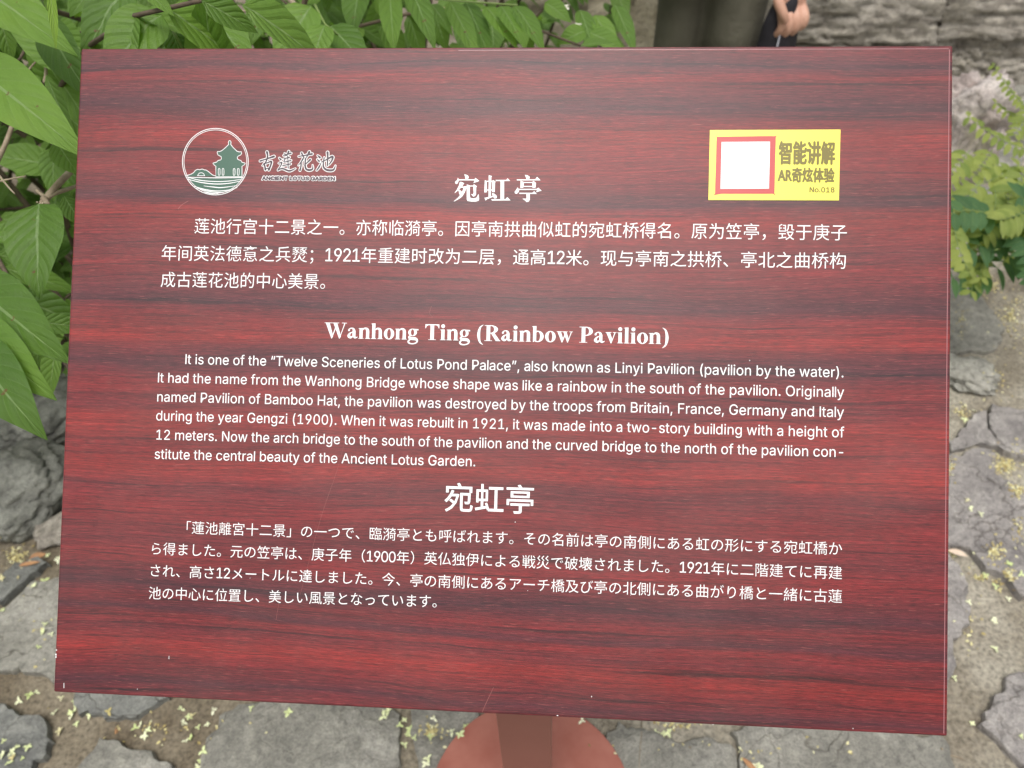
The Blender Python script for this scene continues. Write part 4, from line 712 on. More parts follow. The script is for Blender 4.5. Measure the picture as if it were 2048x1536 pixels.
# more stones of the same kind elsewhere: jittered cells of a half-plane Voronoi
sites = []
cell = 0.40
for i in range(-9, 10):
    for j in range(-5, 13):
        sites.append(Vector((i * cell + rnd.uniform(-.15, .15) + (0.2 if j % 2 else 0), j * cell * 0.85 + rnd.uniform(-.13, .13))))
def clip(poly, p, n):
    out = []
    for i in range(len(poly)):
        a, b = poly[i], poly[(i + 1) % len(poly)]; da, db = (a - p).dot(n), (b - p).dot(n)
        if da <= 0: out.append(a)
        if (da < 0) != (db < 0): out.append(a.lerp(b, da / (da - db)))
    return out
for si, s0 in enumerate(sites):
    if s0.y > 3.3 or (s0.x < -0.9 and s0.y > 0.5) or (s0.x < 0.2 and s0.y > 1.15): continue
    poly = [s0 + Vector(q) for q in ((-.5, -.5), (.5, -.5), (.5, .5), (-.5, .5))]
    for t in sites:
        if t is s0 or (t - s0).length > 1.2: continue
        n = (t - s0).normalized(); poly = clip(poly, (s0 + t) / 2 - n * 0.022, n)
        if len(poly) < 3: break
    if len(poly) < 3: continue
    bad = any(inside(q, u) for u in used for q in poly + [s0, *[s0.lerp(q, .5) for q in poly]]) or any(inside(q, [tuple(x) for x in poly]) for u in used for q in u)
    px, py, dz = proj(Vector((s0.x, s0.y, 0)))
    vis = 0 < px < 2048 and 0 < py < 1536 and dz > 0
    onsign = 220 < px < 1800 and 250 < py < 1330
    # the visible strip of mortar right of the board and its lower margin keep their own drawing
    if bad or (dz > 0 and 1700 < px < 2250 and 480 < py < 1750) or (dz > 0 and -250 < px < 1700 and 1130 < py < 1750 and not onsign): continue
    V, Fc = stone_mesh([tuple(q) for q in poly], rnd.uniform(.010, .02), si * 0.91, 0.006, 0.012, 0.04)
    link('paving_stone', mesh('paving_stone', V, Fc), M_st[rnd.choice((0, 0, 1, 2, 3))], ground, smooth=True)

# ================================================================== ROCKS
def rock(name, label, loc, size, seed, m, rot=(0, 0, 0), sub=4, amp=0.28, strata=0.0, boxy=0.0, cat='rock', group=None):
    bm = bmesh.new()
    if boxy:
        bmesh.ops.create_cube(bm, size=2); bmesh.ops.subdivide_edges(bm, edges=bm.edges[:], cuts=sub * 4, use_grid_fill=True)
    else:
        bmesh.ops.create_icosphere(bm, subdivisions=sub, radius=1)
    for vtx in bm.verts:
        d = vtx.co.copy()
        if boxy:
            n_ = d.normalized(); d = d * (1 - 0.0) * 0.5 + n_ * 0.5 * min(1.35, d.length) if boxy < 1 else d
            l = max(abs(d.x), abs(d.y), abs(d.z)); 
        q = d * 1.3 + Vector((seed, seed * 1.7, -seed))
        t = amp * noise.noise(q) + amp * 0.45 * noise.noise(q * 2.7) + amp * 0.22 * noise.noise(q * 6.5) + amp * 0.12 * noise.noise(q * 14)
        # planar facets
        f = noise.cell(q * 1.6) * 0.10 * (1 if not boxy else 0.4)
        vtx.co = d * (1 + t + f)
        if strata:
            zz = vtx.co.z * 5.0 + 1.5 * noise.noise(q * 0.8); st = abs((zz % 1) - 0.5)
            sh = -strata * max(0, 0.18 - st) / 0.18
            vtx.co.x *= 1 + sh; vtx.co.y *= 1 + sh
        vtx.co = Vector((vtx.co.x * size[0], vtx.co.y * size[1], vtx.co.z * size[2]))
    me = from_bm(name, bm)
    from mathutils import Euler
    Mw = Matrix.Translation(loc) @ Euler(rot).to_matrix().to_4x4()
    o = link(name, me, m, None, Mw, smooth=True)
    return tag(o, label, cat, group)
M_rk = stone_mat('weathered_rock', (0.22, 0.195, 0.165), (0.40, 0.365, 0.315), (0.54, 0.50, 0.44), .75)
M_rk2 = stone_mat('pinkish_rock', (0.26, 0.20, 0.18), (0.44, 0.38, 0.355), (0.62, 0.57, 0.54), .5)
M_rk3 = stone_mat('tan_rock', (0.20, 0.175, 0.12), (0.30, 0.27, 0.195), (0.36, 0.33, 0.25))
M_rk4 = stone_mat('grey_green_rock', (0.13, 0.13, 0.11), (0.24, 0.24, 0.215), (0.38, 0.38, 0.34), .6)
# left boulders at the foot of the shrub
g = G(60, 1040); rock('boulder', 'layered grey boulder at the foot of the shrub, left of the sign', (g.x - .01, g.y + .05, 0.05), (.13, .10, .085), 2.2, M_rk4, (.35, -.3, .7), 5, .25, .10)
g = G(125, 880); rock('boulder', 'small shaded boulder just behind the layered boulder, under the leaves', (g.x, g.y + .05, 0.04), (.15, .10, .09), 6.4, M_rk4, (.2, -.2, .6), 5, .25, .14)
g = G(120, 1060); rock('stone_chunk', 'small brownish stone chunk tucked between the layered boulder and the sign edge', (g.x + .02, g.y, 0.01), (.07, .05, .03), 9.1, M_rk, (0, 0, .3), 4, .25)
# right side
def rock_px(label, x0, x1, y0, y1, depth, seed, m, **kw):
    """rock whose silhouette spans the given photo box at that depth"""
    c = P((x0 + x1) / 2, (y0 + y1) / 2, depth); w = (x1 - x0) / 2 * depth / F; h = (y1 - y0) / 2 * depth / F
    return rock(kw.pop('name', 'rock'), label, (c.x, c.y, c.z), (w * 1.02, w * kw.pop('thick', .7), h * kw.pop('hh', 1.12)), seed, m, **kw)
rock_px('pale pinkish craggy rock in the planting right of the sign top', 1840, 2025, 160, 350, 2.25, 3.7, M_rk2, amp=.42, sub=5, strata=.06, rot=(0.1, .35, .2))
rock_px('second pinkish rock low behind the fern leaves, right of the sign', 1860, 1960, 255, 400, 2.0, 7.9, M_rk2, amp=.35, sub=5, rot=(0, .2, 0))
rock_px('small grey rock peeping through the leaves at the right', 1995, 2080, 340, 410, 1.9, 1.9, M_rk4, amp=.3)
g = G(1945, 742, .03); rock('rock', 'pale rounded stone lying on the soil beside the right sign edge', (g.x - .012, g.y, .018), (.090, .055, .030), 5.5, M_st[3], (0, .1, -.55), 5, .4)
# rock wall blocks
blocks = [  # label, px box at the wall front, depth, material
 ('widest grey block of the top course in the rock wall, beside the person', 1590, 1888, -130, 84, 3.05, M_rk),
 ('big cracked block of the top course at the right end of the rock wall', 1886, 2260, -140, 70, 3.0, M_rk),
 ('dark lower block of the rock wall just above the pinkish rock', 1850, 1985, 66, 186, 3.0, M_rk),
 ('lower block at the right end of the rock wall behind the fern', 1984, 2250, 62, 190, 2.98, M_rk),
 ('smooth tan block of the rock wall left of the person', 1230, 1370, -160, 120, 3.35, M_rk3),
 ('grey block of the rock wall hidden behind the person', 1368, 1594, -150, 120, 3.25, M_rk),
 ('low flat block of the rock wall behind the sign top', 1560, 1856, 84, 200, 3.05, M_rk),
 ('leftmost low block of the rock wall behind the shrub', 980, 1232, -140, 130, 3.5, M_rk3),
]
WALL_Y = G(1700, 190).y
for k, (lab, x0, x1, y0, y1, dp, m) in enumerate(blocks):
    Yw = WALL_Y + (.25 if m is M_rk3 else 0) + rnd.uniform(-.02, .02)
    q = []
    for (px, py) in ((x0, y0), (x1, y0), (x1, y1), (x0, y1)):
        r_ = ray(px, py); q.append(CAM + r_ * ((Yw - CAM.y) / r_.y))
    cx = sum(p_.x for p_ in q) / 4; zt = (q[0].z + q[1].z) / 2; zb = (q[2].z + q[3].z) / 2; w = (q[1].x + q[2].x - q[0].x - q[3].x) / 4
    rock('rock_block', lab, (cx, Yw + .22, (zt + zb) / 2), (w * .99, .24, (zt - zb) / 2 * 1.01), 11.3 + k * 3.1, m, (0, rnd.uniform(-.03, .03), rnd.uniform(-.05, .05)), sub=7, amp=.13 if m is M_rk else .04, strata=.07 if m is M_rk else 0, boxy=1.0, cat='rock block', group='blocks of the rock wall behind')

# ================================================================== LEAVES
def leaf_material(name, c_lo, c_hi, vein, spec=0.35, trans=0.42):
    m, nt, b = mat(name, 0.44, 0.5)
    uv = nt.nodes.new('ShaderNodeTexCoord'); sep = nt.nodes.new('ShaderNodeSeparateXYZ'); nt.links.new(uv.outputs['UV'], sep.inputs[0])
    def M(op, a, b_=0.0, c=None):
        q = nt.nodes.new('ShaderNodeMath'); q.operation = op
        for i, v in enumerate((a, b_, c)):
            if v is None: continue
            if isinstance(v, (int, float)): q.inputs[i].default_value = v
            else: nt.links.new(v, q.inputs[i])
        return q.outputs[0]
    oi = nt.nodes.new('ShaderNodeObjectInfo')
    att = nt.nodes.new('ShaderNodeAttribute'); att.attribute_name = 'tone'
    # u along the blade 0..1, v across -1..1 stored as 0..1
    av = M('ABSOLUTE', M('SUBTRACT', sep.outputs[1], 0.5))           # 0 mid .. 0.5 edge
    mid = M('LESS_THAN', av, M('MULTIPLY_ADD', M('SUBTRACT', 1.0, sep.outputs[0]), 0.020, 0.010))
    ph = M('FRACT', M('MULTIPLY', M('SUBTRACT', sep.outputs[0], M('MULTIPLY', M('POWER', av, 0.8), 0.55)), 7.0))
    sv = M('ABSOLUTE', M('SUBTRACT', ph, 0.5))                        # 0 on side vein
    side = M('LESS_THAN', sv, 0.045)
    n = noise_n(nt, mapped(nt, (1, 1, 1)), 40, 4, 0.6)
    r = ramp(nt, [(0.0, c_lo), (1.0, c_hi)])
    f = M('MULTIPLY_ADD', n, 0.35, M('MULTIPLY', M('FRACT', M('ADD', oi.outputs['Random'], att.outputs['Fac'])), 0.75)); nt.links.new(f, r.inputs[0])
    c = mixc(nt, M('MULTIPLY', side, 0.10), r.outputs[0], vein); c = mixc(nt, M('MULTIPLY', mid, 0.6), c, vein)
    blot = ramp(nt, [(0.0, (.78, .80, .75)), (0.5, (1, 1, 1)), (1.0, (1.22, 1.12, 1.0))]); nt.links.new(noise_n(nt, mapped(nt, (1, 1, 1)), 14, 3, 0.6), blot.inputs[0]); c = mixc(nt, .9, c, blot.outputs[0], 'MULTIPLY')
    spot = ramp(nt, [(0.73, (0, 0, 0)), (0.765, (1, 1, 1))]); nt.links.new(noise_n(nt, mapped(nt, (1, 1, 1)), 80, 2, 0.5), spot.inputs[0]); c = mixc(nt, spot.outputs[0], c, (.17, .11, .04))
    nt.links.new(c, b.inputs['Base Color'])
    # puffed blade between the veins
    vn = noise_n(nt, mapped(nt, (30, 34, 1), 'UV'), 1.0, 3, 0.6)
    hgt = M('MULTIPLY_ADD', vn, 0.9, M('MINIMUM', M('MULTIPLY', sv, 3.0), 1.0))
    p = bump(nt, b, hgt, 0.6, 0.0019); bump(nt, b, mid, -0.6, 0.001, p)
    tr = nt.nodes.new('ShaderNodeBsdfTranslucent'); mx = nt.nodes.new('ShaderNodeMixShader'); mx.inputs[0].default_value = trans
    tcol = mixc(nt, 1.0, c, (1.3, 1.5, 0.5), 'MULTIPLY'); nt.links.new(tcol, tr.inputs['Color'])
    out = nt.nodes['Material Output']; nt.links.new(b.outputs[0], mx.inputs[1]); nt.links.new(tr.outputs[0], mx.inputs[2]); nt.links.new(mx.outputs[0], out.inputs['Surface'])
    return m
M_leaf = leaf_material('shrub_leaf', (0.075, 0.160, 0.024), (0.19, 0.33, 0.055), (0.30, 0.42, 0.20))
M_leafy = leaf_material('young_leaf', (0.20, 0.36, 0.045), (0.32, 0.48, 0.07), (0.45, 0.58, 0.25))
M_fern = leaf_material('yellow_green_leaflet', (0.17, 0.25, 0.055), (0.40, 0.45, 0.13), (0.42, 0.5, 0.2))
M_fern2 = leaf_material('deep_green_leaflet', (0.05, 0.125, 0.05), (0.115, 0.23, 0.09), (0.2, 0.3, 0.12))
M_twig = speckled('twig_bark', (0.20, 0.15, 0.10), (0.40, 0.33, 0.24), 60, 0.8, 0.4, 0.002)
M_twigd = speckled('dark_twig_bark', (0.06, 0.045, 0.03), (0.16, 0.12, 0.08), 40, 0.85, 0.4, 0.002)
M_gstem = plain('green_stem', (0.20, 0.27, 0.08), 0.5)

def leaf_profile(t, kind):
    if kind == 'ovate':      # wide low, long drawn tip
        return (math.sin(math.pi * min(1, t ** 0.66)) ** 0.74) * (1 - 0.5 * t ** 3) if t < 0.999 else 0
    if kind == 'lance':
        return math.sin(math.pi * t ** 0.85) ** 0.9
    return math.sin(math.pi * t ** 0.8) ** 0.75          # oval
def leaf_VF(L, Wd, kind='ovate', nu=10, nv=4, fold=0.35, curl=0.25, wave=0.0, seed=0.0):
    """leaf in local frame: x along, y across, z normal. Returns verts, faces, uvs"""
    V, UV, Fc = [], [], []
    for i in range(nu + 1):
        t = i / nu; hw_ = Wd / 2 * max(leaf_profile(t, kind), 0.012)
        ang = curl * t * t * 1.2
        x = L * (t - 0.18 * curl * t ** 3); zc = -L * curl * 0.55 * t * t
        for j in range(nv + 1):
            v = -1 + 2 * j / nv
            y = v * hw_ * math.cos(fold * abs(v))
            z = zc + abs(v) * hw_ * math.sin(fold) - 0.35 * fold * hw_ * v * v + wave * Wd * noise.noise(Vector((t * 5 + seed, v * 2.2, seed)))
            V.append(Vector((x, y, z))); UV.append((t, 0.5 + v / 2))
    for i in range(nu):
        for j in range(nv):
            a = i * (nv + 1) + j; Fc.append((a, a + nv + 1, a + nv + 2, a + 1))
    return V, Fc, UV
def frame(base, tip, normal):
    x = (tip - base).normalized(); z = (normal - x * normal.dot(x)).normalized(); y = z.cross(x)
    m = Matrix((x, y, z)).transposed().to_4x4(); m.translation = base; return m

shrub_loc = Vector((-0.55, 1.35, 0))
shrub = empty('leafy_shrub', shrub_loc, 'arching shrub with large pointed green leaves, left of and behind the sign', 'shrub')
fixed_leaves = [  # base px, tip px, width px, depth base, depth tip, kind, tone material, tilt (normal sideways, up), wave
 ((-75,118),(150,283),128,.66,.60,'ovate',0,(.25,.5),.035),
 ((-110,-70),(122,72),128,.70,.64,'ovate',0,(.1,.6),.05),
 ((98,-40),(113,90),17,.62,.60,'lance',1,(.9,.2),.0),
 ((88,42),(168,190),78,.78,.74,'ovate',0,(-.2,.3),.02),
 ((112,52),(172,112),66,.86,.84,'ovate',0,(-.5,.1),.02),
 ((92,150),(142,278),44,.84,.80,'lance',0,(-.5,.1),.0),
 ((102,130),(182,262),60,.90,.86,'lance',0,(-.4,.0),.0),
 ((78,408),(62,585),122,.68,.64,'ovate',0,(0,.5),.035),
 ((-70,560),(114,708),128,.64,.59,'ovate',0,(.3,.4),.045),
 ((-85,640),(84,782),112,.62,.57,'ovate',0,(.3,.4),.04),
 ((-75,680),(68,862),118,.60,.55,'ovate',0,(.35,.35),.04),
 ((112,282),(150,342),52,.70,.69,'oval',0,(0,.5),.0),
 ((128,392),(160,445),36,.75,.75,'oval',0,(0,.4),.0),
 ((322,28),(196,135),126,.72,.70,'ovate',0,(.1,.5),.04),
 ((262,-45),(152,112),98,.80,.78,'ovate',0,(.1,.4),.09),
 ((205,-45),(135,25),70,.88,.86,'ovate',0,(.2,.4),.03),
 ((283,-25),(344,25),30,.68,.66,'lance',0,(.4,.5),.0),
 ((405,-50),(446,20),48,.70,.67,'oval',1,(0,.5),.0),
 ((340,52),(368,125),46,.76,.76,'lance',0,(0,.5),.0),
 ((358,40),(432,100),58,.80,.78,'ovate',0,(.4,.5),.03),
 ((410,22),(505,118),84,.82,.78,'ovate',0,(.4,.3),.05),
 ((430,60),(470,130),60,.95,.93,'ovate',0,(.0,.3),.02),
 ((622,12),(545,125),92,.95,.93,'ovate',0,(0,.35),.02),
 ((650,50),(615,135),66,.93,.92,'ovate',0,(-.2,.4),.02),
 ((660,52),(738,128),70,.97,.93,'ovate',0,(.3,.4),.02),
 ((545,-30),(500,80),70,1.1,1.08,'ovate',0,(.2,.3),.02),
 ((778,-40),(786,92),46,1.0,.95,'lance',0,(0,.5),.03),
 ((818,-30),(872,84),50,1.0,.95,'ovate',0,(.3,.5),.03),
 ((720,-30),(700,60),60,1.15,1.1,'ovate',0,(-.2,.5),.02),
 ((900,4),(958,108),48,1.12,1.06,'ovate',0,(.3,.6),.02), ((932,4),(988,118),46,1.14,1.08,'ovate',0,(.3,.6),.02),
 ((972,14),(1036,82),44,1.12,1.06,'ovate',0,(.3,.6),.02), ((1002,12),(1050,80),42,1.1,1.04,'ovate',0,(.3,.6),.02),
 ((1030,12),(1092,90),46,1.1,1.04,'ovate',0,(.3,.6),.02), ((862,8),(905,60),34,1.12,1.08,'ovate',0,(.3,.6),.0),
 ((1090,5),(1145,40),44,1.2,1.2,'ovate',0,(.2,.6),.02), ((1160,20),(1195,110),40,1.3,1.26,'ovate',0,(.2,.6),.02),
 ((1190,30),(1240,110),42,1.3,1.26,'ovate',0,(.2,.6),.02), ((1230,10),(1275,100),38,1.35,1.3,'ovate',0,(.2,.6),.02),
 ((1170,62),(1112,84),46,1.25,1.25,'ovate',0,(0,.7),.02), ((1180,65),(1255,98),44,1.25,1.25,'ovate',0,(0,.7),.02),
 ((60,215),(20,260),50,.95,.95,'ovate',0,(0,.3),.0), ((75,150),(60,192),26,.85,.85,'oval',0,(.2,.3),.0),
]
leaf_meshes = []
def set_tone(me, t):
    a = me.attributes.new('tone', 'FLOAT', 'POINT'); a.data.foreach_set('value', [t] * len(me.vertices) if isinstance(t, float) else t)
n_parts = 0
for k, (b_, t_, wpx, d0, d1, kind, tone, tilt, wv) in enumerate(fixed_leaves):
    B, T = P(b_[0], b_[1], d0), P(t_[0], t_[1], d1)
    wid = wpx * (d0 + d1) / 2 / F; L = (T - B).length
    nrm = (-fwd * 1.0 + right * tilt[0] + Vector((0, 0, 1)) * tilt[1]).normalized()
    V, Fc, UV = leaf_VF(L * 1.04, wid * 1.08, kind, 14, 8, .30, .22 if kind != 'lance' else .1, wv, k * 1.37)
    me = mesh('leaf', V, Fc, UV); set_tone(me, 0.0)
    link('leaf', me, M_leafy if tone else M_leaf, shrub, frame(B, T, nrm), smooth=True); n_parts += 1
# arching stems with opposite hanging leaves (procedural), kept out of the space in front of the board
def blocked(p):
    px, py, z = proj(p)
    if z < 0.15: return True
    if -400 < px < 2450 and -500 < py < 1900 and z < 0.60: return True
    Lc = SIGN.inverted() @ p
    if -0.03 < Lc.x < SW + 0.03 and -0.03 < Lc.y < SH + 0.03 and Lc.z > -0.045: return True
    return False
rs = random.Random(21)
cands = []; stems = []
def arch_stem(x, y, h, lean, dirr, n_seg=16):
    pts = []; p = Vector((x, y, 0)); ang = R(84); az = dirr
    L = h * 1.25 / n_seg
    for i in range(n_seg + 1):
        pts.append(p.copy())
        ang -= lean / n_seg * (0.35 + 1.3 * i / n_seg); az += rs.uniform(-.08, .08)
        p = p + Vector((math.cos(az) * math.cos(ang), math.sin(az) * math.cos(ang), math.sin(ang))) * L
    return pts
for k in range(150):
    if k < 60: x, y = rs.uniform(-1.75, -.38), rs.uniform(.75, 2.3)
    elif k < 120: x, y = rs.uniform(-1.5, .25), rs.uniform(1.45, 2.6)
    else: x, y = rs.uniform(-1.2, -.45), rs.uniform(.7, 1.3)
    if x > -.55 and y < 1.35: y += .6
    stem = arch_stem(x, y, rs.uniform(.7, 1.9), rs.uniform(.8, 2.1), rs.uniform(-3.0, -.1) if k % 3 else rs.uniform(0, 6.28))
    if any(pz > 0 and -60 < px_ < 200 and 790 < py_ < 1300 for px_, py_, pz in map(proj, stem)): continue
    stems.append(stem)
    side = rs.uniform(0, 3.14)
    for i in range(3, len(stem) - 1):
        for sub in (0.0, 0.5):
            q = stem[i].lerp(stem[i + 1], sub); t = (stem[i + 1] - stem[i]).normalized()
            side += 1.57 * (rs.random() < .3)
            a = t.orthogonal().normalized(); a.rotate(Matrix.Rotation(side, 3, t))
            for sg in (-1, 1):
                if rs.random() < .12: continue
                d = (a * sg * 0.9 + t * .45 + Vector((0, 0, -rs.uniform(.3, 1.1)))).normalized()
                Lf = rs.uniform(.055, .10) * (1.0 if i < 14 else .7)
                tip = q + d * Lf
                if blocked(q) or blocked(tip): continue
                if tip.z < .02: continue
                px, py, z = proj((q + tip) / 2)
                if z > 0 and px < 200 and 835 < py < 1500: continue
                if z > 0 and px > 1285 and py < 200 and z < 2.9: continue
                nrm = (Vector((rs.uniform(-.5, .5), rs.uniform(-.8, .3), 1)) - fwd * rs.uniform(0, .6)).normalized()
                cands.append((q, tip, Lf, Lf * rs.uniform(.42, .56), nrm, px, py, z))
def on_board(px, py): return 165 < px < 1900 and 97 < py < 1400
def vis_size(c):
    px, py, z = c[5:8]
    if z <= 0 or not (-20 < px < 2068 and -20 < py < 1556) or on_board(px, py): return 0
    return c[2] / z
cands = [c for c in cands if not (c[7] > 0 and on_board(c[5], c[6]) and rs.random() < .5)]
cands.sort(key=lambda c: -vis_size(c))
protos = []
for k in range(6):
    V, Fc, UV = leaf_VF(1.0, .5, 'ovate', 8, 4, .35, rs.uniform(.15, .5), .03, k * 2.1)
    me = mesh('leaf', V, Fc, UV); set_tone(me, 0.0); me.materials.append(M_leaf); me.polygons.foreach_set('use_smooth', [True] * len(me.polygons)); protos.append(me)
inv_shrub = Matrix.Translation(-shrub_loc)
rest = MB(); rest_uv = []; rest_tone = []
for i, (q, tip, Lf, wd, nrm, px, py, z) in enumerate(cands):
    m = frame(q, tip, nrm) @ Matrix.Diagonal((Lf, wd * 2, Lf, 1))
    if n_parts < 298 and vis_size(cands[i]) > 0:
        o = bpy.data.objects.new('leaf', protos[i % 6]); COL.objects.link(o); o.parent = shrub; o.matrix_basis = inv_shrub @ m; n_parts += 1
    else:
        V, Fc, UV = leaf_VF(1.0, .5, 'ovate', 5, 2, .35, .3)
        rest.add([m @ v for v in V], Fc); rest_uv += UV; rest_tone += [rs.random()] * len(V)
me = mesh('leaf_mass', rest.V, rest.F, rest_uv); set_tone(me, rest_tone)
o = link('leaf_mass', me, M_leaf, shrub, None, smooth=True); tag(o, 'further leaves deep in the shrub', kind='stuff')
mb = MB()
for st in stems:
    n = len(st); ok = [p for p in st if not blocked(p) and not (proj(p)[2] > 0 and proj(p)[0] > 1270 and proj(p)[1] < 160)]
    if len(ok) < 3: continue
    mb.add(*tube(ok, [.0065 * (1 - i / len(ok)) + .0015 for i in range(len(ok))], 5))
o = link('stem_mass', mesh('stem_mass', mb.V, mb.F), M_twigd, shrub, None, smooth=True); tag(o, 'thin brown stems inside the shrub', kind='stuff')
# the twigs one can pick out
def twig(pts, r0, r1, m=None, parent=None, name='twig'):
    Q = sm([tuple(P(*p)) for p in pts], 4); n = len(Q)
    rr = [(r0 + (r1 - r0) * i / (n - 1)) * (1 + .22 * noise.noise(Vector((i * 1.3, r0 * 999, 0)))) for i in range(n)]
    V, Fc = tube(Q, rr, 8); return link(name, mesh(name, V, Fc), m or M_twig, parent or shrub, None, smooth=True)
twig([(175,300,.80),(148,335,.76),(110,375,.72),(92,398,.71),(84,410,.705)], .0030, .0034)
twig([(180,355,.78),(150,373,.75),(115,385,.72),(95,396,.71)], .0018, .0022)
twig([(92,396,.71),(72,380,.71)], .0022, .0012)
twig([(88,398,.708),(96,408,.70)], .0035, .0020)
twig([(88,75,.86),(90,110,.86),(92,145,.85),(88,165,.84)], .0022, .0016)
twig([(90,110,.86),(70,125,.86),(50,150,.85)], .0014, .0010)
twig([(90,108,.86),(105,130,.85),(115,145,.84)], .0014, .0010)
twig([(-20,350,.85),(10,290,.85),(28,240,.86),(45,180,.9)], .0030, .0022)
twig([(322,52,.76),(345,38,.76),(385,15,.77),(430,-25,.79)], .0034, .0026)
twig([(320,42,.76),(332,52,.758),(345,58,.76)], .0030, .0014)
twig([(388,14,.77),(392,22,.765),(380,26,.765)], .0030, .0016)
twig([(340,52,.758),(352,72,.755),(366,98,.76)], .0016, .0010, M_gstem)
twig([(498,100,.95),(480,80,.95),(470,60,.95)], .0028, .0014)
twig([(560,-20,1.05),(590,10,1.02),(605,35,1.0)], .0045, .0030)
twig([(870,-2,1.14),(930,3,1.13),(1000,8,1.11),(1035,10,1.10)], .0016, .0013, M_gstem)
twig([(455,28,1.0),(490,22,1.0),(535,26,1.0)], .0018, .0014)
twig([(630,10,.98),(650,48,.95),(660,56,.95),(700,90,.98)], .0016, .0010, M_gstem)
twig([(0,130,.95),(40,118,.95),(60,60,1.0)], .002, .0015, M_twigd)
twig([(-10,365,.76),(20,358,.76),(52,352,.76)], .0012, .0006)
twig([(-10,340,.76),(15,372,.76),(30,388,.76)], .0012, .0006)
# dry flower remains at the twig end
mb = MB(); rz = random.Random(5)
for k in range(16):
    c = P(85 + rz.uniform(-11, 11), 410 + rz.uniform(-7, 10), .70); d = Vector((rz.uniform(-1, 1), rz.uniform(-1, 1), rz.uniform(-1, .4))).normalized() * rz.uniform(.003, .006)
    mb.add(*tube([c, c + d * .6, c + d], [.0007, .0011, .0004], 5))
link('dry_bud_cluster', mesh('dry_bud_cluster', mb.V, mb.F), plain('dry_bud', (.42, .36, .25), .8), shrub, None)
# white honeysuckle flowers among the leaves
M_white_fl = plain('cream_petal', (.72, .70, .58), .6)
M_yel_fl = plain('yellowing_petal', (.62, .56, .28), .6)
def blossom_VF(r, seed, petals=5):
    rz = random.Random(seed); mb = MB()
    for k in range(petals):
        a = 6.283 * k / petals + rz.uniform(-.4, .4); el = rz.uniform(.1, .9); L = r * rz.uniform(.8, 1.3)
        V, Fc, _ = leaf_VF(L, L * .62, 'oval', 4, 2, .6, .5)
        m = Matrix.Rotation(a, 4, 'Z') @ Matrix.Rotation(-el, 4, 'Y')
        mb.add([m @ v for v in V], Fc)
    return mb
for (x, y, d, ml) in ((1132,15,1.3,0),(1120,38,1.28,1),(1155,52,1.27,0),(892,20,1.15,1)):
    mb = blossom_VF(.009, x); c = P(x, y, d)
    link('flower', mesh('flower', mb.V, mb.F), M_yel_fl if ml else M_white_fl, shrub, Matrix.Translation(c))

# ---- bright pinnate plant at the right
def pinnate(parent, base, tip, bend, nleaf, ll, lw, m, seed, droop=.5):
    rz = random.Random(seed); n = 12; mid = (base + tip) / 2 + bend
    Q = [base.lerp(mid, i / n).lerp(mid.lerp(tip, i / n), i / n) for i in range(n + 1)]
    V, Fc = tube(Q, [.0016 - .001 * i / n for i in range(n + 1)], 5)
    fr = link('leaf_stalk', mesh('leaf_stalk', V, Fc), M_gstem, parent, None, smooth=True)
    for k in range(nleaf):
        t = .12 + .86 * k / max(1, nleaf - 1); i = min(n - 1, int(t * n)); q = Q[i].lerp(Q[i + 1], t * n - i); tg = (Q[i + 1] - Q[i]).normalized()
        up = (Vector((0, 0, .8)) - fwd * .9 + right * rz.uniform(-.3, .3)).normalized(); sd = tg.cross(up).normalized()
        s_ = (1 - .45 * abs(t - .45)) 
        for sg in (-1, 1):
            d = (sd * sg + tg * rz.uniform(.25, .5) - Vector((0, 0, droop * rz.uniform(.3, 1)))).normalized(); L = ll * 1.25 * s_ * rz.uniform(.85, 1.1)
            yield fr, frame(q, q + d * L, up) @ Matrix.Diagonal((L, lw * 1.35 * s_ * 2, L, 1)), m
fl_proto = {}
for m in (M_fern, M_fern2):
    V, Fc, UV = leaf_VF(1.0, .5, 'oval', 5, 2, .4, .35); me = mesh('leaflet', V, Fc, UV); set_tone(me, 0.0); me.materials.append(m); me.polygons.foreach_set('use_smooth', [True] * len(me.polygons)); fl_proto[m] = me
fern_specs = []
gp = G(2060, 470); plant = empty('pinnate_plant', (gp.x, gp.y, 0), 'bright yellow green feathery plant right of the sign, in front of the pinkish rocks', 'plant')
fr_list = [((2052,215),(1985,128),1.95,(6,-18),10,.020,.010,M_fern), ((2060,300),(1935,232),1.9,(0,-20),9,.030,.014,M_fern), ((2070,250),(1990,205),2.0,(0,-12),8,.022,.010,M_fern),
 ((1880,400),(2040,330),1.75,(0,-10),8,.040,.018,M_fern), ((2060,330),(2000,420),1.7,(0,0),7,.045,.020,M_fern), ((1990,380),(1965,470),1.65,(20,0),9,.045,.018,M_fern),
 ((2010,390),(2060,470),1.65,(0,0),8,.045,.019,M_fern), ((1960,360),(1900,470),1.65,(0,0),8,.042,.018,M_fern), ((1905,430),(1938,545),1.55,(-12,0),8,.030,.017,M_fern),
 ((1985,300),(1950,350),1.85,(0,0),7,.036,.017,M_fern), ((1985,330),(2045,380),1.8,(0,0),7,.038,.018,M_fern), ((2080,400),(2000,440),1.6,(0,-15),8,.042,.018,M_fern),
 ((1940,300),(1890,360),1.8,(0,0),7,.040,.016,M_fern), ((2065,210),(2030,270),1.95,(0,0),7,.028,.012,M_fern)]
allf = []
def px3(p, d): return P(p[0], p[1], d)
for k, (a, b_, d, bd, nl, ll, lw, m) in enumerate(fr_list):
    B, T = px3(a, d + .03), px3(b_, d - .03)
    bend = right * (bd[0] * d / F) - down * (-bd[1] * 0 + (-bd[1]) * -d / F * 1.0)
    allf += list(pinnate(plant, B, T, bend, nl, ll, lw, m, k))
rz = random.Random(8)
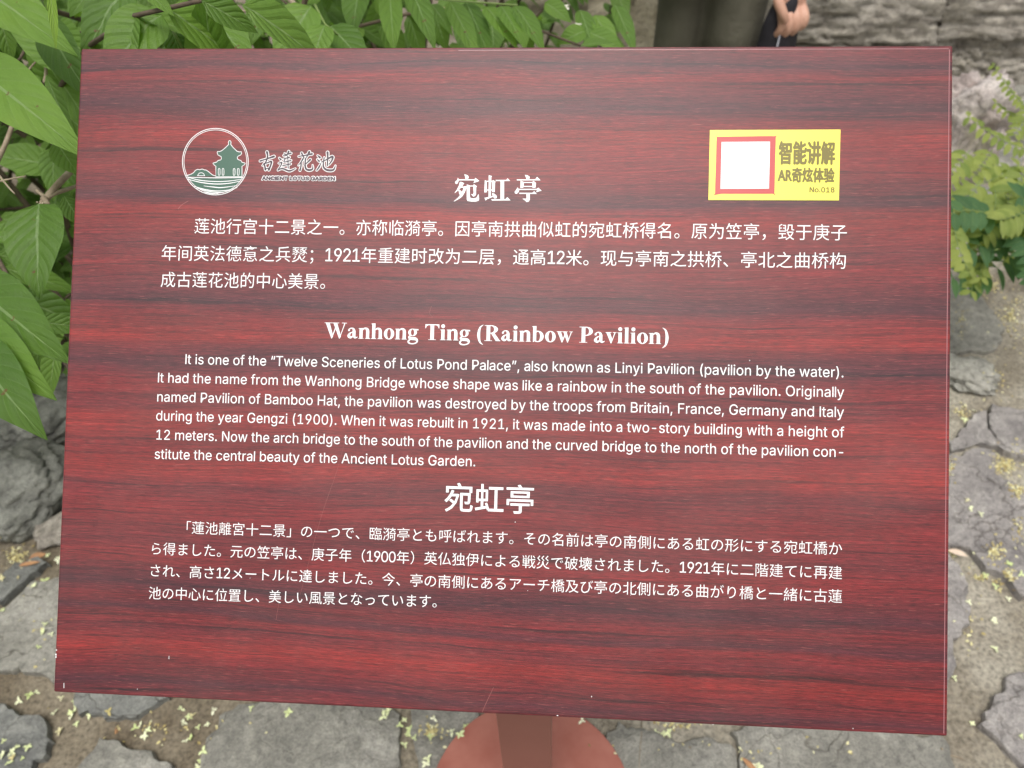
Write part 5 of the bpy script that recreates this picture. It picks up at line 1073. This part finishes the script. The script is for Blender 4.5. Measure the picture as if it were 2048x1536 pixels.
for k in range(9):
    x, y = rz.uniform(1905, 2160), rz.uniform(300, 520); d = rz.uniform(1.68, 1.95)
    a = rz.uniform(0, 6.28); B = P(x, y, d); T = P(x + math.cos(a) * 75, y + abs(math.sin(a)) * 75, d - .05)
    allf += list(pinnate(plant, B, T, Vector((0, 0, .01)), 6, rz.uniform(.03, .045), rz.uniform(.014, .019), M_fern, 100 + k))
allf.sort(key=lambda t: -(t[1].col[0].to_3d().length / max(.1, proj(t[1].translation)[2])))
mass = {M_fern: [MB(), [], []], M_fern2: [MB(), [], []]}
cnt = 0
low = empty('low_green_plant', (G(2080, 560).x, G(2080, 560).y, 0), 'darker green low plant under the bright feathery leaves at the right', 'plant')
lowf = []
for k in range(17):
    x, y = rz.uniform(1965, 2160), rz.uniform(420, 560); d = rz.uniform(1.55, 1.72)
    a = rz.uniform(0, 6.28); B = P(x, y, d + .05); T = P(x + math.cos(a) * 80, y + math.sin(a) * 45, d)
    lowf += list(pinnate(low, B, T, Vector((0, 0, .02)), 5, rz.uniform(.035, .06), rz.uniform(.016, .024), M_fern2, 200 + k, .2))
for lst, own in ((allf, plant), (lowf, low)):
    n = 0; mb = MB(); uvs = []; tones = []
    for (fr, mtx, m) in lst:
        if n < 150:
            o = bpy.data.objects.new('leaflet', fl_proto[m]); COL.objects.link(o); o.parent = fr; o.matrix_basis = wm(fr).inverted() @ mtx; n += 1
        else:
            V, Fc, UV = leaf_VF(1.0, .5, 'oval', 4, 2, .4, .35); mb.add([mtx @ v for v in V], Fc); uvs += UV; tones += [rz.random()] * len(V)
    if mb.V:
        me = mesh('leaflet_mass', mb.V, mb.F, uvs); set_tone(me, tones); o = link('leaflet_mass', me, lst[0][2], own, None, smooth=True); o['kind'] = 'stuff'
# stalks from the ground
for own, pts in ((plant, [(2060, 330, 1.85), (2050, 450, 1.8), (1960, 330, 1.8), (1900, 430, 1.65)]), (low, [(2060, 520, 1.65), (1990, 500, 1.62), (2100, 470, 1.66)])):
    for (x, y, d) in pts:
        t = P(x, y, d); b0 = Vector((own.location.x, own.location.y, 0)); V, Fc = tube([b0, b0.lerp(t, .5) + Vector((0, 0, .08)), t], [.004, .003, .0018], 6)
        link('stem', mesh('stem', V, Fc), M_gstem, own, None, smooth=True)

# ================================================================== THINGS ON THE GROUND
dg = bpy.context.evaluated_depsgraph_get(); dg.update()
def ground_hit(x, y):
    h, loc, nrm, i, ob, m = SC.ray_cast(dg, Vector((x, y, .30)), Vector((0, 0, -1)))
    return loc if h and loc.z < .25 else Vector((x, y, 0))
def drop(px, py, lift=0.0):
    g = G(px, py, .02); l = ground_hit(g.x, g.y)
    if l.z > .04: l.z = .02
    return Vector((g.x, g.y, l.z + lift))
M_fb, nt, b = mat('pale_green_petal', .55, .3)
oi = nt.nodes.new('ShaderNodeObjectInfo'); r = ramp(nt, [(0, (.55, .63, .28)), (.5, (.72, .76, .45)), (.85, (.78, .78, .58)), (1, (.5, .42, .16))]); nt.links.new(oi.outputs['Random'], r.inputs[0]); nt.links.new(r.outputs[0], b.inputs['Base Color'])
b.inputs['Subsurface Weight'].default_value = 0.0
fb = []
for k in range(6):
    mb = blossom_VF(.0082, 50 + k, 3 + k % 2); me = mesh('fallen_flower', mb.V, mb.F); me.materials.append(M_fb); me.polygons.foreach_set('use_smooth', [True] * len(me.polygons)); fb.append(me)
spots = [(x / 2.926, 1370 + y / 2.926) for x, y in ((335,55),(410,80),(420,110),(400,140),(390,165),(425,205),(290,140),(505,150),(635,155),(330,250),(25,335),(80,400),(110,370),(175,365),(60,465),(35,410),(140,430),(95,425),(770,230),(845,240),(1040,120),(1080,165),(1110,160),(1050,205),(1140,230),(1195,210),(1230,125),(1100,285),(1070,310),(1165,420),(1190,385),(1135,470),(1470,130),(1690,165),(190,25),(150,40),(90,75),(830,270),(800,215))]
spots += [(650 + x / 2.926, 1400 + y / 2.926) for x, y in ((370,65),(440,150),(480,180),(520,225),(615,215),(460,240),(500,165),(640,100),(590,370),(600,345),(820,155),(740,180),(790,210),(1500,125),(2020,175),(1945,170),(1990,180),(345,90),(460,95))]
spots += [(1880 + x / 3.357, 1080 + y / 3.357) for x, y in ((400,515),(380,505),(400,700),(120,775),(120,900),(240,1200),(540,1320),(430,310),(480,370),(330,210),(400,280),(460,160),(200,405))]
spots += [(x / 3.657, 880 + y / 3.657) for x, y in ((355,215),(400,850),(330,815),(295,1000),(20,1260),(325,1350),(325,1405),(380,1430),(25,1010),(190,890),(245,1080),(400,830),(285,1530),(5,990))]
spots += [(1512 + i * 3, 1530 + i * 2) for i in range(3)] + [(1960, 1030), (1942, 1015), (2038, 1150), (1935, 830), (1955, 815), (1935, 1000)]
rz = random.Random(13)
for k, (x, y) in enumerate(spots):
    c = drop(x + rz.uniform(-1.5, 1.5), y + rz.uniform(-1.5, 1.5), .0025)
    o = bpy.data.objects.new('fallen_flower', fb[k % 6]); COL.objects.link(o)
    o.location = c; o.rotation_euler = (rz.uniform(-.5, .5), rz.uniform(-.5, .5), rz.uniform(0, 6.28)); s_ = rz.uniform(.75, 1.2); o.scale = (s_, s_, s_)
    if x < 120 and y > 1440: w_ = 'in the cluster on the leftmost slab below the sign'
    elif x < 150: w_ = 'on the stones along the left edge of the sign'
    elif y > 1360 and x < 400: w_ = 'on the soil joint below the lower left corner of the sign'
    elif y > 1360 and x < 600: w_ = 'beside the big pale slab below the sign'
    elif y > 1360 and x < 960: w_ = 'in the drift just left of the round base plate'
    elif y > 1400 and x < 1890: w_ = 'on the joint just right of the round base plate'
    else: w_ = 'on the paving along the right edge of the sign'
    tag(o, 'small pale fallen blossom ' + w_, 'blossom', 'fallen blossoms ' + w_)
# dense drifts of old petals
M_drift, nt, b = mat('petal_drift', .7, .2)
att = nt.nodes.new('ShaderNodeAttribute'); att.attribute_name = 'tone'; r = ramp(nt, [(0, (.22, .15, .07)), (.3, (.40, .32, .13)), (.65, (.62, .55, .27)), (1, (.74, .72, .46))]); nt.links.new(att.outputs['Fac'], r.inputs[0]); nt.links.new(r.outputs[0], b.inputs['Base Color'])
mb = MB(); tones = []
drifts = [(25,1105,38,34,150), (120,905,14,40,50), (70,950,16,10,14), (2015,918,44,30,240), (2035,985,30,20,130), (2028,620,40,60,260), (1990,560,30,40,120), (1930,815,26,18,60), (1925,640,22,60,50), (1988,1105,30,34,90), (2015,1150,22,18,60),
          (862,1462,28,24,70), (1915,1098,16,10,30), (1965,1146,34,12,40), (1350,1444,60,8,26), (1900,930,10,30,30), (2040,1060,18,40,40), (2000,750,60,60,60), (1940,1260,60,120,26), (70,1250,60,90,14), (300,1450,260,50,40), (1500,1500,300,30,26), (2100,900,60,260,500), (-60,1050,50,120,200)]
for (cx, cy, rx, ry, n) in drifts:
    for k in range(n):
        a = rz.uniform(0, 6.28); rr = abs(rz.gauss(0, .5)); c = drop(cx + rx * rr * math.cos(a), cy + ry * rr * math.sin(a), .0015)
        L = rz.uniform(.004, .010)
        V, Fc, _ = leaf_VF(L, L * .6, 'oval', 3, 2, .6, .6)
        m = Matrix.Translation(c) @ Matrix.Rotation(rz.uniform(0, 6.28), 4, 'Z') @ Matrix.Rotation(rz.uniform(-.8, .3), 4, 'Y') @ Matrix.Rotation(rz.uniform(-.6, .6), 4, 'X')
        mb.add([m @ v for v in V], Fc); tones += [min(1, max(0, rz.gauss(.6, .25)))] * len(V)
me = mesh('petal_litter', mb.V, mb.F); set_tone(me, tones); o = link('petal_litter', me, M_drift, None, None, smooth=True)
tag(o, 'yellowish drifts of old petals lying in the joints of the paving', 'petals', kind='stuff')
# dry leaves, twigs
M_dry = speckled('dry_leaf', (.30, .14, .06), (.50, .28, .13), 50, .6, .3, .001)
M_dryp = speckled('pale_dry_leaf', (.55, .42, .32), (.70, .58, .46), 50, .6, .3, .001)
def dry(px, py, ang, L, Wd, m, label, curl=.5, name='dry_leaf'):
    V, Fc, UV = leaf_VF(L, Wd, 'lance', 10, 4, .7, curl, .05, px * .01); c = drop(px, py, .004)
    o = link(name, mesh(name, V, Fc, UV), m, None, Matrix.Translation(c) @ Matrix.Rotation(ang, 4, 'Z') @ Matrix.Rotation(.25, 4, 'X'), smooth=True)
    return tag(o, label, 'leaf')
dry(1895, 1100, -.35, .045, .017, M_dryp, 'pale pinkish dry leaf lying in the joint right of the sign edge', .3)
dry(1484, 1516, -.9, .040, .012, M_dry, 'curled brown dry leaf in the joint below the sign bottom edge', .2)
dry(50, 1112, .5, .036, .022, M_dry, 'orange brown dry leaf beside the petals at the foot of the left boulder', .2)
dry(4, 1082, .8, .050, .030, M_dryp, 'pale tan dry leaf half under petals at the far left', .2)
dry(40, 1135, .2, .045, .012, M_dry, 'narrow ochre dry leaf just below the orange brown one at the left', .1)
mb = MB(); c = drop(222, 1460, .003)
for k in range(6):
    a = 1.2 + (k % 3 - 1) * .7; b0 = c + Vector((0, .004 * (k // 3), 0)); mb.add(*tube([b0, b0 + Vector((math.cos(a) * .008, math.sin(a) * .008, .001))], [.0007, .0003], 4))
o = link('dry_sprig', mesh('dry_sprig', mb.V, mb.F), M_dry, None, None); tag(o, 'tiny orange dry sprig on the mortar below the sign, left', 'sprig')
def stick(pts, r, label):
    Q = [drop(x, y, r + .001) for x, y in pts]; V, Fc = tube(Q, [r * (1 - .5 * i / (len(Q) - 1)) for i in range(len(Q))], 6)
    o = link('twig', mesh('twig', V, Fc), M_twig, None, None, smooth=True); tag(o, label, 'twig')
stick([(1882, 1498), (1905, 1502), (1925, 1506), (1938, 1512)], .0016, 'short tan twig lying on the paving below the right corner of the sign')
stick([(1285, 1430), (1283, 1470), (1280, 1500), (1277, 1560)], .0009, 'long thin straw lying across the stone right of the base plate')

# ================================================================== PERSON behind, standing by the rock wall
HX = P(1420, 40, 1.98)
pc = Vector((HX.x, HX.y + .05, 0))
person = empty('person', pc, 'person in olive grey trousers and dark top standing behind the sign', 'person')
PMx = Matrix.Translation(pc) @ Matrix.Rotation(R(12), 4, 'Z')      # faces -Y, towards the camera
def lofts(parts, voxel, smooth=4, name='m'):
    mb = MB()
    for path, rad in parts:
        V, Fc = tube(sm([tuple(p) for p in path], 4), [tuple(r_) for r_ in sm([r_ if isinstance(r_, tuple) else (r_, r_) for r_ in rad], 4)], 20); mb.add(V, Fc)
    return remesh(mesh(name, mb.V, mb.F), voxel, smooth)
M_tr = speckled('olive_trouser_cloth', (.090, .084, .060), (.125, .116, .086), 14, .85, .5, .006)
M_top = speckled('dark_top_cloth', (.030, .028, .042), (.045, .042, .060), 20, .85, .4, .004)
M_skin = speckled('skin', (.50, .27, .19), (.58, .34, .245), 30, .5, .15, .001)
M_hair = plain('dark_hair', (.02, .015, .012), .5)
M_blk = speckled('black_cloth', (.012, .011, .014), (.028, .025, .032), 30, .7, .4, .004)
# hand centre in person space
HC = PMx.inverted() @ P(1580, 2, 1.86)
legL = [(-.078, 0, .93), (-.068, .015, .75), (-.070, .02, .52), (-.086, .01, .28), (-.09, .015, .07)]
legR = [(.078, 0, .93), (.056, -.045, .75), (.056, -.05, .52), (.086, .01, .28), (.09, .015, .07)]
rl = [(.088, .10), (.083, .092), (.068, .078), (.066, .07), (.066, .072)]; rk = [(.085, .10), (.060, .080), (.060, .072), (.064, .07), (.066, .072)]
trousers = lofts([(legL, rk), (legR, rl), ([(0, .0, .86), (0, .0, .93), (0, 0, 1.02)], [(.13, .10), (.158, .115), (.145, .10)])], .009, 5)
n = len(trousers.vertices); co = np.empty(n * 3); trousers.vertices.foreach_get('co', co); co = co.reshape(-1, 3)
for i in range(n):
    w = 1.0; p_ = Vector(co[i]); d_ = .006 * noise.noise(Vector((p_.x * 9, p_.y * 9, p_.z * 3))) + .004 * noise.noise(Vector((p_.x * 5, p_.y * 12, p_.z * 14)))
    co[i, 1] += d_; co[i, 0] += d_ * .5
trousers.vertices.foreach_set('co', co.ravel())
arm_r = [(-.185, .01, 1.38), (-.225, .03, 1.13), (-.12, -.15, 1.10)]
sh = Vector((.185, .01, 1.38)); wr = HC + Vector((-.005, .01, .075)); el = sh.lerp(wr, .5) + Vector((.035, .05, 0))
arm_l = [tuple(sh), tuple(el), tuple(wr)]
body = lofts([([(0, 0, .95), (0, 0, 1.15), (0, .005, 1.36), (0, .01, 1.43)], [(.14, .095), (.135, .095), (.165, .10), (.07, .06)]),
              ([(0, .01, 1.40), (0, .005, 1.47), (0, -.005, 1.52)], [.052, .05, .052]),
              ([(0, -.01, 1.485), (0, -.02, 1.54), (0, -.018, 1.61), (0, -.005, 1.68), (0, 0, 1.715)], [(.035, .045), (.062, .08), (.074, .095), (.066, .085), (.02, .03)]),
              ([(0, -.105, 1.61), (0, -.125, 1.585), (0, -.118, 1.575)], [.010, .014, .010]),
              ([(-.078, 0, 1.62), (-.082, 0, 1.58)], [(.008, .02), (.007, .015)]), ([(.078, 0, 1.62), (.082, 0, 1.58)], [(.008, .02), (.007, .015)]),
              (arm_r, [.048, .038, .026]), (arm_l, [.048, .038, .026]),
              (legL, [.075, .046, .040, .036, .034]), (legR, [.075, .052, .045, .038, .034])], .010, 4)
def hand_parts(c, mirror, down_dir=Vector((0, 0, -1))):
    """closed relaxed hand round a held cloth: palm and five fingers"""
    s_ = mirror; o = []
    o.append(([c + Vector((0, .004, .070)), c + Vector((0, 0, .035)), c + Vector((0, -.004, .0)), c + Vector((0, -.006, -.015))], [(.026, .022), (.038, .019), (.042, .017), (.038, .014)]))
    for k, (off, ln) in enumerate(((-.031, .90), (-.010, 1.0), (.011, .95), (.031, .78))):
        b0 = c + Vector((off * s_, -.010, -.012)); q = ln
        o.append(([b0, b0 + Vector((0, -.022, -.020 * q)), b0 + Vector((-.002 * s_, -.026, -.046 * q)), b0 + Vector((-.004 * s_, -.006, -.064 * q)), b0 + Vector((-.004 * s_, .012, -.055 * q))], [.0105, .0105, .0095, .0088, .0075]))
    t = c + Vector((-.034 * s_, -.004, .032))
    o.append(([t, t + Vector((-.014 * s_, -.022, -.018)), t + Vector((-.006 * s_, -.040, -.042)), t + Vector((.006 * s_, -.044, -.062))], [.015, .0135, .0115, .0085]))
    return o
def add_mesh(a, b):
    bm = bmesh.new(); bm.from_mesh(a); bm.from_mesh(b); return from_bm('body', bm)
HR = Vector((-.10, -.17, 1.03))
hands = lofts(hand_parts(HC, 1), .0032, 3); hands2 = lofts(hand_parts(HR, -1), .0035, 3)
body = add_mesh(add_mesh(body, hands), hands2)
link('body', body, M_skin, person, PMx, smooth=True)
link('trousers', trousers, M_tr, person, PMx, smooth=True)
cuff = wr.lerp(el, .25)
top = lofts([([(0, 0, .79), (0, 0, .95), (0, 0, 1.15), (0, .005, 1.36), (0, .01, 1.445)], [(.165, .125), (.165, .12), (.155, .112), (.18, .115), (.075, .068)]),
             ([(-.165, .01, 1.39), (-.215, .02, 1.12), (-.15, -.11, 1.105)], [.062, .052, .042]), ([tuple(sh + Vector((-.02, 0, .01))), tuple(el), tuple(cuff)], [.062, .052, .042])], .010, 4)
link('shirt', top, M_top, person, PMx, smooth=True)
hair = lofts([([(0, .02, 1.60), (0, .015, 1.67), (0, .005, 1.725)], [(.078, .085), (.079, .092), (.03, .04)])], .008, 2)
link('hair', hair, M_hair, person, PMx, smooth=True)
for sx in (-1, 1):
    V, Fc = tube([(.03 * sx, -.108, 1.612), (.03 * sx, -.1, 1.612)], [.009, .011], 10); link('eye', mesh('eye', V, Fc), M_hair, person, PMx)
    sh_ = lofts([([(.09 * sx, .06, .045), (.09 * sx, 0, .05), (.092 * sx, -.09, .042), (.094 * sx, -.16, .038)], [(.036, .035), (.040, .042), (.043, .032), (.03, .022)])], .008, 3)
    link('shoe', sh_, M_blk, person, PMx, smooth=True)
V, Fc = tube([(-.022, -.112, 1.548), (0, -.118, 1.546), (.022, -.112, 1.548)], [.002, .0045, .002], 8); link('mouth', mesh('mouth', V, Fc), plain('lips', (.35, .12, .10), .5), person, PMx)
# folded black cloth bag hanging from the hand, with a pale zip
bagc = P(1574, 36, 1.885); bc = PMx.inverted() @ bagc
bag_parts = [([(bc.x + .005, bc.y, bc.z + .055), (bc.x - .012, bc.y, bc.z), (bc.x - .012, bc.y + .005, bc.z - .09), (bc.x - .005, bc.y + .01, bc.z - .19), (bc.x, bc.y + .01, bc.z - .25)], [(.020, .018), (.045, .03), (.055, .034), (.062, .036), (.05, .03)])]
bagm = lofts(bag_parts, .006, 3); n = len(bagm.vertices); co = np.empty(n * 3); bagm.vertices.foreach_get('co', co); co = co.reshape(-1, 3)
for i in range(n):
    p_ = Vector(co[i]); co[i, 1] += .010 * noise.noise(Vector((p_.x * 30, 0, p_.z * 6))); co[i, 0] += .006 * noise.noise(Vector((0, p_.y * 20, p_.z * 14)))
bagm.vertices.foreach_set('co', co.ravel())
bag = link('folded_jacket', bagm, M_blk, None, PMx, smooth=True); tag(bag, 'black folded cloth with a pale zip strip held in the hand of the standing person', 'cloth')
V, Fc = tube([(bc.x - .030, bc.y - .030, bc.z + .01), (bc.x - .033, bc.y - .036, bc.z - .05), (bc.x - .030, bc.y - .034, bc.z - .14)], [.0018, .0022, .002], 8)
link('zip', mesh('zip', V, Fc), plain('pale_zip', (.55, .55, .62), .3), bag, PMx)

# ================================================================== TREES ADDED BEHIND THE CAMERA, unseen, to block sky from the board's reflection
def tree(name, label, x, y, h, cr, seed):
    t_ = empty(name, (x, y, 0), label, 'added tree', None); rz = random.Random(seed)
    V, Fc = tube([(x, y, -.1), (x + .1, y, h * .35), (x - .05, y + .05, h * .7), (x, y, h * .9)], [.16, .12, .07, .03], 10)
    link('trunk', mesh('trunk', V, Fc), M_twigd, t_, None, smooth=True)
    mb = MB(); tn = []; uvs = []
    for k in range(9):
        a = rz.uniform(0, 6.28); q = Vector((x, y, h * rz.uniform(.35, .7))); e = q + Vector((math.cos(a) * cr * .7, math.sin(a) * cr * .7, rz.uniform(.3, 1.0)))
        V, Fc = tube([q, q.lerp(e, .5) + Vector((0, 0, .1)), e], [.05, .03, .012], 6); link('limb', mesh('limb', V, Fc), M_twigd, t_, None, smooth=True)
    clumps = [(Vector((x, y, h * .68)) + Vector((rz.gauss(0, .45) * cr, rz.gauss(0, .45) * cr, rz.gauss(0, .22) * h)), rz.uniform(.35, .7)) for _ in range(34)]
    for c, rr in clumps:
        for k in range(120):
            d = Vector((rz.gauss(0, 1), rz.gauss(0, 1), rz.gauss(0, 1))).normalized() * rr * rz.random() ** .4; p_ = c + d
            if p_.y > -0.8 and p_.z < 4: continue
            L = rz.uniform(.09, .16); V, Fc, UV = leaf_VF(L, L * .55, 'oval', 2, 2, .4, .4)
            m = frame(p_, p_ + Vector((rz.uniform(-1, 1), rz.uniform(-1, 1), rz.uniform(-1, .3))), Vector((rz.uniform(-.6, .6), rz.uniform(-.6, .6), 1)))
            mb.add([m @ v for v in V], Fc); uvs += UV; tn += [rz.random()] * len(V)
    me = mesh('crown', mb.V, mb.F, uvs); set_tone(me, tn); o = link('crown', me, M_leaf, t_, None, smooth=True)
tree('sky_blocker_tree', 'added unseen leafy tree behind the camera, darkening the reflection in the board', 0.3, -4.9, 3.7, 1.6, 1)
tree('sky_blocker_tree', 'second added unseen leafy tree behind the camera, farther right, darkening the reflection', 3.4, -5.0, 3.6, 1.5, 2)
